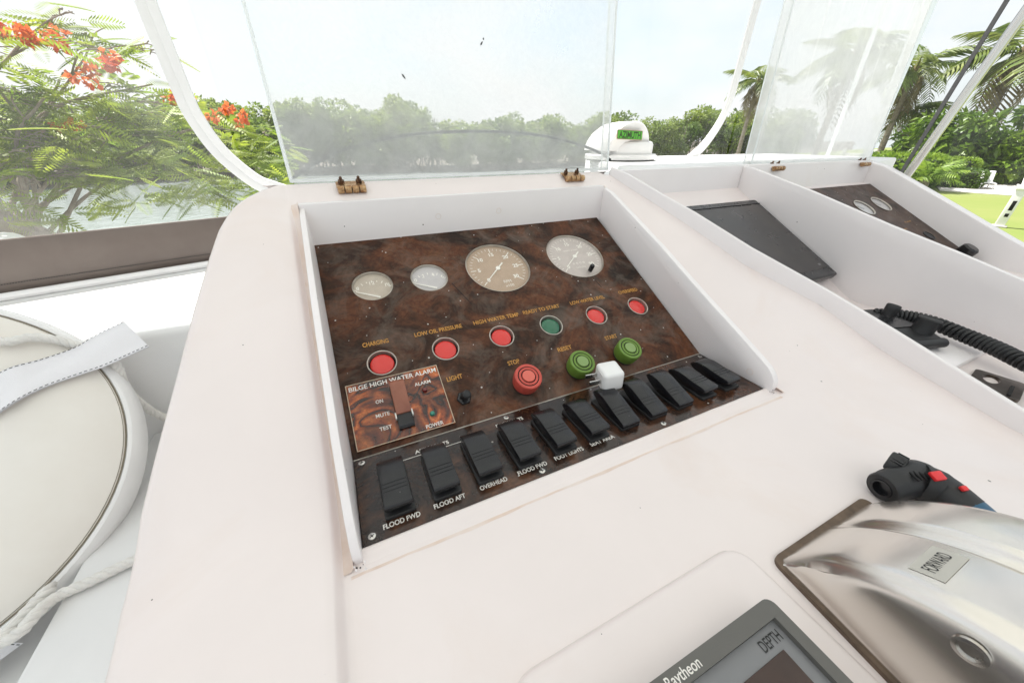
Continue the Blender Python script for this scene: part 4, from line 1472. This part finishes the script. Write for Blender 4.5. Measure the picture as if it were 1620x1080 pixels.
poly = [(p.x, p.y) for p in fb] + [(at(65, 900, 0).x, at(65, 900, 0).y), (at(30, 1200, 0).x, at(30, 1200, 0).y), (at(-60, 900, 0).x, at(-60, 900, 0).y)]
tag(MB().prism(poly, WZ - .5, WZ + .35).build('far_bank', M_soil), kind='structure')
lp = [(15, -60), (15, 3), (21, 14), (28, 22), (44, 36), (70, 50), (400, 130), (400, -200)]
tag(MB().prism(lp, WZ - .5, GZ).build('lawn', M_lawn), kind='structure')
sw = MB()
for a, b in zip(lp[1:5], lp[2:6]):
    va_, vb_ = Vector((*a, 0)), Vector((*b, 0))
    mid = (va_ + vb_) / 2
    sw.box((0, 0, 0), ((vb_ - va_).length, .5, 1.35), Matrix.Translation((mid.x, mid.y, GZ - .6)) @ Matrix.Rotation(math.atan2((vb_ - va_).y, (vb_ - va_).x), 4, 'Z'))
tag(sw.build('seawall', M_pave), 'pale concrete seawall along the lawn edge', 'seawall')
pp = [(at(a, 47, 0).x, at(a, 47, 0).y) for a in range(72, 96, 2)] + [(at(a, 37.5, 0).x, at(a, 37.5, 0).y) for a in range(95, 71, -2)]
tag(MB().prism(pp, GZ - .1, GZ + .03).build('path', M_pave), kind='structure')
tag(MB().prism([(-14, 2.5), (-2.2, 3.2), (-1.9, 6.2), (-2.6, 9.2), (-14, 11)], WZ - .5, -3.0).build('near_bank', M_soil), kind='structure')

# ------------------------------------------------------------------ foliage helpers
nrng = np.random.default_rng(11)


def leaf_cloud(C, n, size, asp=.45, spread=1.0, droop=.3, shell=.5, rg=None):
    """C: list of (cx,cy,cz,rx,ry,rz) clumps; n leaves in all"""
    rg = rg or nrng
    C = np.array(C, float)
    w = (C[:, 3] * C[:, 4] * C[:, 5]) ** (2 / 3)
    idx = rg.choice(len(C), n, p=w / w.sum())
    d = rg.normal(size=(n, 3))
    d /= np.linalg.norm(d, axis=1)[:, None]
    r = shell + (1 - shell) * rg.random(n) ** .6
    P = C[idx, :3] + d * C[idx, 3:] * r[:, None]
    ax = d + rg.normal(size=(n, 3)) * .9
    ax[:, 2] -= droop
    ax /= np.linalg.norm(ax, axis=1)[:, None]
    up = d * .6 + rg.normal(size=(n, 3)) * .6 + np.array([0, 0, .8])
    sd = np.cross(ax, up)
    sd /= np.linalg.norm(sd, axis=1)[:, None] + 1e-9
    nr = np.cross(sd, ax)
    L = size * (.6 + .8 * rg.random(n))[:, None]
    Wd = L * asp / 2
    V = np.stack([P, P + ax * L * .5 + sd * Wd + nr * L * .06, P + ax * L - nr * L * .12, P + ax * L * .5 - sd * Wd + nr * L * .06], 1).reshape(-1, 3)
    F = np.arange(n * 4).reshape(n, 4)
    return V, F


def fast_mesh(name, V, F, m, smooth=False):
    me = bpy.data.meshes.new(name)
    me.from_pydata(V.tolist(), [], F.tolist())
    me.materials.append(m)
    return me


M_bark = mat('bark_grey', (0.38, 0.32, 0.27), 0.9, c2=(0.20, 0.155, 0.125), scale=6, bump=.8, bscale=30)
M_leafA = leafmat('mangrove_leaf', (0.14, 0.22, 0.034), (0.29, 0.36, 0.06), .25, trans=.45)
M_leafB = leafmat('mangrove_leaf_dark', (0.10, 0.175, 0.032), (0.21, 0.28, 0.05), .25, trans=.45)
M_leafP = leafmat('poinciana_leaf', (0.17, 0.27, 0.022), (0.34, 0.40, 0.035), 1.2, trans=.5)
M_leafH = leafmat('hedge_leaf', (0.07, 0.15, 0.012), (0.20, 0.30, 0.025), .5, trans=.3, rough=.35)
M_leafC = leafmat('clipped_leaf', (0.05, 0.11, 0.015), (0.12, 0.20, 0.025), 1.0)
M_leafY = leafmat('bright_leaf', (0.16, 0.28, 0.02), (0.28, 0.40, 0.04), 1.0, trans=.4)
M_palm = leafmat('palm_leaf', (0.10, 0.165, 0.03), (0.24, 0.28, 0.06), .6, trans=.35, rough=.4)
M_palmd = leafmat('palm_leaf_dry', (0.20, 0.15, 0.07), (0.30, 0.24, 0.12), .6, trans=.3)
M_flower = leafmat('orange_flower', (0.70, 0.13, 0.03), (0.78, 0.24, 0.07), 3, trans=.4)

# mangrove trees on the far bank
crowns = []
for k in range(6):
    rg = np.random.default_rng(40 + k)
    H = 6.5 + rg.random() * 2.0
    C = []
    for j in range(11):
        a = rg.random() * 2 * PI
        q = rg.random() ** .5 * 2.3
        C.append((q * math.cos(a), q * math.sin(a), 1.6 + rg.random() * (H - 3.2), 1.0 + rg.random() * .7, 1.0 + rg.random() * .7, .8 + rg.random() * .6))
    V, F = leaf_cloud(C, 2600, .42, .6, rg=rg, shell=.55)
    tk = MB()
    for j in range(5):
        a = rg.random() * 2 * PI
        tk.tube([(math.cos(a) * .9, math.sin(a) * .9, -.3), (math.cos(a) * .3, math.sin(a) * .3, 1.2), (math.cos(a + .5) * .5, math.sin(a + .5) * .5, 3.2), (math.cos(a + .7) * 1.2, math.sin(a + .7) * 1.2, H - 2)], [.13, .11, .09, .04], 6)
    crowns.append((fast_mesh('crown', V, F, M_leafA if k % 2 else M_leafB), tk.mesh('trunk', M_bark), H))
k = 0
for row, (d0, cnt, hs) in enumerate(((61.5, 46, 1.0), (66.5, 30, 1.14))):
    for i in range(cnt):
        az = -34 + 94 * (i + (.5 * row)) / cnt + rng.uniform(-.5, .5)
        d = d0 + 34 * smoothstep(20, 56, az) + rng.uniform(-.6, 1.8)
        cm, tm_, H = crowns[(k * 5 + row) % 6]
        p = at(az, d, WZ + .3)
        sz = hs * rng.uniform(.84, 1.12) * (1 + .30 * smoothstep(20, 56, az)) * (.92 if az > 15 else 1.05)
        t = thing('mangrove_tree', ('round green mangrove tree at the far water edge' if row == 0 else 'taller green mangrove tree behind the far water edge row'), 'tree', p, local=True, group=('mangroves along the far bank' if row == 0 else 'mangroves behind the first row on the far bank'))
        t.scale = (sz * rng.uniform(.9, 1.15), sz * rng.uniform(.9, 1.15), sz)
        t.rotation_euler = (0, 0, rng.uniform(0, 6.28))
        put('crown', cm, t)
        put('trunk', tm_, t)
        k += 1

# ------------------------------------------------------------------ flame tree close to port
ft = thing('flame_tree', 'spreading green tree with orange blossoms outside the port curtain', 'tree', (-3.55, 6.9, -3.0))


def elmax(az):
    return interp(az, [(-40, 8.5), (-28, 8.6), (-22, 9.0), (-18, 8.8), (-16, 7.0), (-12, 5.2), (-9, 3.6), (-6, 2.6), (-4, 1.7), (-2, 1.0)])


lim = MB()
rg = random.Random(5)
fork = Vector((-3.60, 6.75, -.95))
lim.tube(catmull([(-3.55, 6.9, -3.1), (-3.30, 6.85, -2.2), (-3.22, 6.8, -1.55), (-3.42, 6.75, -1.05), (-3.75, 6.7, -.62), (-4.2, 6.8, -.2)], 5), [.30, .28, .27, .26, .25, .24, .23, .225, .22, .215, .21, .205, .20, .195, .19, .185, .18, .17, .165, .16, .15, .14, .13, .12, .11, .10], 12)
lim.tube(catmull([(-3.25, 6.83, -1.7), (-3.75, 6.6, -1.35), (-4.4, 6.5, -.95), (-5.2, 6.6, -.5)], 5), .11, 9)
tips = []


def limb(p, q, r, depth):
    d = q - p
    mid = p.lerp(q, .5) + Vector((rg.uniform(-.12, .12), rg.uniform(-.12, .12), rg.uniform(.02, .18))) * d.length
    path = catmull([p, mid, q], 4)
    lim.tube(path, [max(.006, r * (1 - .65 * i / (len(path) - 1))) for i in range(len(path))], 6)
    tips.append(q)
    if depth == 0:
        return
    for k in range(rg.choice((2, 2, 3))):
        s = path[rg.randint(3, len(path) - 1)]
        e = s + Vector((rg.uniform(-.35, .75), rg.uniform(-.5, .5), rg.uniform(-.16, .26))) * (d.length * .62)
        limb(s, e, r * .42, depth - 1)


for (az, el, d) in ((-30, 7.6, 7.2), (-26, 7.9, 7.4), (-21, 7.7, 7.6), (-18, 6.6, 7.8), (-14, 4.8, 7.9), (-31, 5.5, 7.2), (-29, 2.5, 6.6), (-25, 6.0, 7.6), (-22, 3.2, 7.0), (-20, 5.2, 8.2), (-18, 1.5, 7.4), (-15, 3.6, 7.8), (-13, .6, 7.6), (-10.5, 1.6, 8.0), (-27, -.5, 6.8), (-22, -1.6, 7.0), (-17, -2.2, 7.6), (-34, 1.0, 7.0)):
    q = at(az, d, elz(el, d))
    limb(fork + Vector((rg.uniform(-.3, .3), rg.uniform(-.2, .2), rg.uniform(-.2, .4))), q, .030, 4)
lim.build('trunk', M_bark, ft, ang=1.2)
# feathery fronds
fv, ff = [], []
np_ = 11
for k in range(np_):
    t = .12 + .88 * k / (np_ - 1)
    for sgn in (-1, 1):
        L_ = .30 * math.sin(PI * (.18 + .72 * t)) + .03
        b0 = np.array([t, 0, -.16 * t * t])
        dr = np.array([.45, sgn * .85, -.12])
        e = b0 + dr * L_
        wv = np.array([.040, 0, .004])
        o_ = len(fv)
        fv += [b0 - wv * .6, b0 + dr * L_ * .5 - wv, e, b0 + dr * L_ * .5 + wv]
        ff.append((o_, o_ + 1, o_ + 2, o_ + 3))
fv, ff = np.array(fv), np.array(ff)
gen = np.random.default_rng(3)
VV, FF = [], []


def add_frond(p, az_dir, pitch, L_, roll):
    M3 = np.array(Euler((roll, -pitch, az_dir)).to_matrix())
    o_ = sum(len(v) for v in VV)
    VV.append(fv * L_ @ M3.T + np.array(p))
    FF.append(ff + o_)


cnt = 0
for q in tips[::2]:
    for _ in range(1):
        add_frond(q + Vector((gen.normal() * .08, gen.normal() * .08, gen.normal() * .05)), gen.uniform(0, 6.28), gen.uniform(-.5, .35), gen.uniform(.26, .46), gen.normal() * .4)
for _ in range(900):
    az = gen.uniform(-37, -3.5)
    em = elmax(az)
    u_ = gen.random()
    el = em - .3 - (em + 6.0) * (u_ ** .72)
    d = 7.8 + gen.normal() * .8 - .03 * (az + 20)
    if gen.random() < .30 and el > em - 3: continue
    if -29 < az < -22.5 and el < -2.5 and gen.random() < .85: continue
    add_frond(at(az, d, elz(el, d)), gen.uniform(0, 6.28), gen.uniform(-.55, .25), gen.uniform(.22, .42), gen.normal() * .6)
for (px_az, px_el) in ((-13.5, -5.0), (-12.5, -5.6), (-14.5, -5.6), (-11.0, -4.6), (-28.5, -5.5), (-27.5, -4.6), (-29.0, -7.0), (-26, -5.8)):
    for _ in range(6):
        d = 6.6
        add_frond(at(px_az + gen.normal() * .8, d, elz(px_el + gen.normal() * .5, d)), gen.uniform(0, 6.28), gen.uniform(-.6, .1), gen.uniform(.3, .45), gen.normal() * .4)
put('crown', fast_mesh('crown', np.concatenate(VV), np.concatenate(FF), M_leafP), ft)
C = []
for (az, el, n) in ((-23.0, 8.2, 4), (-21.8, 8.0, 3), (-20.5, 7.9, 3), (-19.6, 7.2, 3), (-24.2, 7.3, 4), (-16.9, 6.7, 2), (-16.2, 6.3, 2), (-18.5, 5.2, 2), (-12.2, 3.6, 3), (-8.9, 2.2, 3), (-8.4, 1.6, 2), (-22.0, 1.2, 2), (-18.9, 5.9, 2), (-26, 6.6, 3), (-28.5, 7.4, 3)):
    for _ in range(n):
        d = 7.0 + gen.normal() * .25
        p = at(az + gen.normal() * .7, d, elz(el + gen.normal() * .35, d))
        C.append((p.x, p.y, p.z, .06, .06, .035))
V, F = leaf_cloud(C, 900, .065, .8, rg=gen, shell=.3)
put('blossoms', fast_mesh('blossoms', V, F, M_flower), ft)

# white cabin top of a boat moored to port
nb = thing('moored_boat', 'white rounded cabin top at the lower left beyond the port curtain', 'boat', (-3.6, 4.75, WZ))
MB().box((-3.72, 4.75, -.82), (1.9, 1.1, .56), bev=.16, seg=5).build('cabin_top', M_deck, nb)
MB().box((-3.9, 4.75, -1.75), (2.3, 1.5, 1.35), bev=.08, seg=3).build('cabin', M_deck, nb)
MB().prism([(-6.4, 3.7), (-2.9, 3.7), (-2.3, 4.75), (-2.9, 5.8), (-6.4, 5.8)], WZ - .3, -2.38, bev=.05).build('hull', M_deck, nb)

# ------------------------------------------------------------------ palms


def frond_mesh(name, m, L=2.6, nl=24, droop=1.0, seed=0):
    rg_ = np.random.default_rng(seed)
    b = MB()
    mid = []
    for i in range(nl + 1):
        t = i / nl
        mid.append(Vector((L * (t - .12 * droop * t * t), 0, L * (.30 * t - .62 * droop * t * t))))
    b.tube(mid, [.035 * (1 - .85 * i / nl) for i in range(nl + 1)], 5)
    for i in range(3, nl + 1):
        t = i / nl
        ll = L * .34 * math.sin(PI * (.15 + .80 * t)) + .10
        tang = (mid[i] - mid[i - 1]).normalized()
        for sgn in (-1, 1):
            dr = (tang * .55 + Vector((0, sgn * .85, -.28 + .1 * rg_.normal()))).normalized()
            p = mid[i]
            e = p + dr * ll + Vector((0, 0, -.28 * ll))
            h_ = p + dr * ll * .55
            wv = tang * .045
            b.add([p - wv * .6, h_ - wv, e, h_ + wv, p + wv * .6], [(0, 1, 2, 3, 4)])
    return b.mesh(name, m, smooth=False, weld=False)


FR = [frond_mesh('frond', M_palm, 2.7, 22, .9, 1), frond_mesh('frond', M_palm, 2.5, 22, 1.25, 2), frond_mesh('frond', M_palmd, 2.3, 20, 1.6, 3)]


def palm(az, d, zc, label, sc=1.0, lean=0.0, nf=17, seed=0, dry=3):
    rg_ = random.Random(seed)
    base = at(az, d, GZ)
    top = at(az, d, zc) + Vector((lean, 0, 0))
    t = thing('palm_tree', label, 'palm tree', base)
    path = catmull([base + Vector((0, 0, -.2)), base.lerp(top, .4) + Vector((lean * -.25, .1, 0)), top], 8)
    n = len(path)
    rad = [(.17 - .07 * i / n) * sc * (1.5 if i == 0 else 1) * (1 + .06 * (i % 2)) for i in range(n)]
    MB().tube(path, rad, 10).build('trunk', M_bark, t)
    MB().lathe([(.08, -.35), (.16, -.1), (.14, .15), (.05, .45)], 10, Matrix.Translation(top) @ Matrix.Scale(sc, 4)).build('crownshaft', M_palmd, t)
    for k in range(nf):
        isdry = k < dry
        o = put('frond', FR[2] if isdry else FR[k % 2], t)
        e = (-.75 if isdry else -.25 + 1.15 * ((k - dry) / (nf - dry)))
        o.matrix_parent_inverse = Matrix.Translation(t.location).inverted()
        o.matrix_basis = Matrix.Translation(top) @ Matrix.Rotation(k * 2.4 + rg_.uniform(-.3, .3), 4, 'Z') @ Matrix.Rotation(-e, 4, 'Y') @ Matrix.Scale(sc * rg_.uniform(.85, 1.1), 4)
    return t


palm(54.4, 38, elz(5.6, 38), 'tall palm with slim trunk seen between the two open lids', 1.05, seed=1, dry=5)
palm(62.0, 30, elz(7.2, 30), 'palm seen faintly through the hazy starboard lid', 1.2, lean=.3, seed=2)
palm(67.4, 54, elz(5.6, 54), 'palm just right of the hazy lid', 1.7, lean=-.3, seed=3, dry=4)
palm(68.6, 56, elz(2.2, 56), 'short dark palm low behind the grey strap', 1.3, seed=4)
palm(73.6, 54, elz(6.2, 54), 'palm at the upper right beyond the stainless pole', 2.0, lean=-.2, seed=5)

# ------------------------------------------------------------------ shrubs, hedge and lawn furniture to starboard
for i, (az, d, H, rr) in enumerate(((70.2, 51, 3.9, 2.2), (72.4, 48.5, 4.9, 2.4), (74.9, 49, 5.2, 2.5), (77.3, 48, 5.6, 2.5), (79.8, 49, 5.9, 2.6), (82.4, 48, 5.5, 2.6))):
    rg = np.random.default_rng(70 + i)
    p = at(az, d, GZ)
    t = thing('broadleaf_shrub', ['leftmost tall broad leaved shrub behind the stainless pole', 'second tall broad leaved shrub from the stainless pole', 'third tall broad leaved shrub, behind the clipped hedge', 'fourth tall broad leaved shrub, behind the white loungers', 'fifth tall broad leaved shrub at the right edge', 'outermost tall broad leaved shrub past the right edge'][i], 'shrub', p, local=True, group='tall shrubs behind the lawn')
    C = []
    for j in range(16):
        a = rg.random() * 2 * PI
        q = rg.random() ** .5 * rr
        C.append((q * math.cos(a), q * math.sin(a), .5 + rg.random() * (H - 1.0), .9, .9, .7))
    V, F = leaf_cloud(C, 1900, .62, .42, droop=.5, rg=rg, shell=.5)
    put('crown', fast_mesh('crown', V, F, M_leafH), t)
    tk = MB()
    for j in range(6):
        a = j * 1.05
        tk.tube([(math.cos(a) * .3, math.sin(a) * .3, -.1), (math.cos(a) * .9, math.sin(a) * .9, H * .45), (math.cos(a) * 1.4, math.sin(a) * 1.4, H * .8)], [.08, .06, .03], 6)
    tk.build('stems', M_bark, t)


def clipped(name, label, az, d, rx, ry, H, m, n, ls, seed):
    rg = np.random.default_rng(seed)
    t = thing(name, label, 'hedge', at(az, d, GZ), local=True)
    P = []
    u = rg.random((n, 3)) * 2 - 1
    side = rg.integers(0, 3, n)
    for k in range(3):
        s_ = side == k
        u[s_, k] = np.sign(u[s_, k]) * (1 - .10 * rg.random(s_.sum()))
    ln = np.maximum(1, (np.abs(u) ** 4).sum(1) ** .25)
    u = u / ln[:, None]
    P = u * np.array([rx, ry, H / 2]) + np.array([0, 0, H / 2])
    ax = u + rg.normal(size=(n, 3)) * .8
    ax /= np.linalg.norm(ax, axis=1)[:, None]
    sd = np.cross(ax, rg.normal(size=(n, 3)))
    sd /= np.linalg.norm(sd, axis=1)[:, None]
    V = np.stack([P, P + ax * ls * .5 + sd * ls * .3, P + ax * ls, P + ax * ls * .5 - sd * ls * .3], 1).reshape(-1, 3)
    put('crown', fast_mesh('crown', V, np.arange(4 * n).reshape(n, 4), m), t)
    MB().box((0, 0, H * .45), (rx * 1.5, ry * 1.5, H * .8), bev=.1).build('stems', mat(name + '_core', (0.03, 0.045, 0.015), .9, var=.4, scale=4), t)
    t.rotation_euler = (0, 0, R(90 - az))
    return t


clipped('clipped_hedge', 'low dark green clipped hedge block at the lawn corner', 73.3, 41.5, 1.3, 1.6, 1.15, M_leafC, 2600, .16, 5)
clipped('clipped_hedge', 'pale green clipped hedge just behind the dark hedge block', 72.8, 45, 1.3, 1.5, 1.75, M_leafY, 2600, .16, 6)
clipped('rounded_bush', 'bright yellow green bush left of the stainless pole foot', 69.2, 40, 2.0, 2.4, 2.0, M_leafY, 3600, .26, 7)
sk = thing('spiky_plant', 'spiky bright green plant at the foot of the stainless pole', 'plant', at(71.6, 37, GZ))
me_sp = frond_mesh('leaf', M_leafY, 1.9, 14, .8, 9)
for k in range(20):
    o = put('leaf', me_sp, sk)
    o.matrix_basis = Matrix.Translation(at(71.6, 37, GZ + .6)) @ Matrix.Rotation(k * 2.4, 4, 'Z') @ Matrix.Rotation(-(.1 + .05 * k), 4, 'Y')
MB().lathe([(.3, -.1), (.28, .4), (.2, .8)], 10, Matrix.Translation(at(71.6, 37, GZ))).build('stem', M_bark, sk)

M_lounge = mat('lounger_white', (0.80, 0.79, 0.78), .5)


def lounger(label, az, d, rz):
    t = thing('sun_lounger', label, 'sun lounger', at(az, d, GZ + .03), local=True, group='white loungers on the paving')
    t.rotation_euler = (0, 0, R(rz))
    for y in (-.31, .31):
        MB().box((0, y, .33), (1.9, .06, .09), bev=.015).build('rail', M_lounge, t)
    for k in range(9):
        MB().box((-.85 + .13 * k, 0, .385), (.10, .60, .025), bev=.006, seg=1).build('slat', M_lounge, t)
    Q = Matrix.Translation((.28, 0, .38)) @ Matrix.Rotation(R(-52), 4, 'Y')
    bk = MB()
    bk.box((.40, 0, .012), (.80, .62, .035), Q, bev=.012)
    o = bk.build('backrest', M_lounge, t)
    MB().box((.70, 0, .045), (.18, .50, .05), Q, bev=.02).build('headrest', M_lounge, o)
    for x in (-.75, .65):
        for y in (-.30, .30):
            MB().box((x, y, .15), (.07, .06, .30), bev=.01).build('leg', M_lounge, t)


lounger('white sun lounger on the paving, left one of the pair', 75.6, 41.5, 25)
lounger('white sun lounger on the paving, right one nearer the frame edge', 78.2, 40.5, 25)
pd = thing('dock_pedestal', 'white slender dock pedestal with black slots on the lawn', 'pedestal', at(77.9, 23.5, GZ), local=True)
pd.rotation_euler = (0, 0, R(-78))
MB().box((0, 0, .66), (.26, .22, 1.32), bev=.03, seg=3).build('post', M_lounge, pd)
MB().box((0, 0, 1.36), (.32, .28, .10), bev=.03, seg=3).build('cap', M_lounge, pd)
MB().box((.02, -.112, .78), (.10, .012, .34), bev=.004).build('slot', M_gap, pd)
MB().box((.02, -.112, .44), (.10, .012, .12), bev=.004).build('slot', M_gap, pd)
MB().box((0, 0, .03), (.40, .36, .06), bev=.01).build('base', M_pave, pd)
gw = thing('garden_wall', 'low white garden wall with piers left of the stainless pole', 'wall', at(68.3, 62, GZ), local=True)
gw.rotation_euler = (0, 0, R(-68.3))
MB().box((0, 0, .75), (9, .25, 1.5), bev=.02).build('wall', M_lounge, gw)
for k in range(4):
    MB().box((-4.2 + 2.8 * k, 0, .95), (.4, .4, 1.9), bev=.03).build('pier', M_lounge, gw)
for o in bpy.data.objects:
    if '_wpar' in o:
        del o['_wpar']
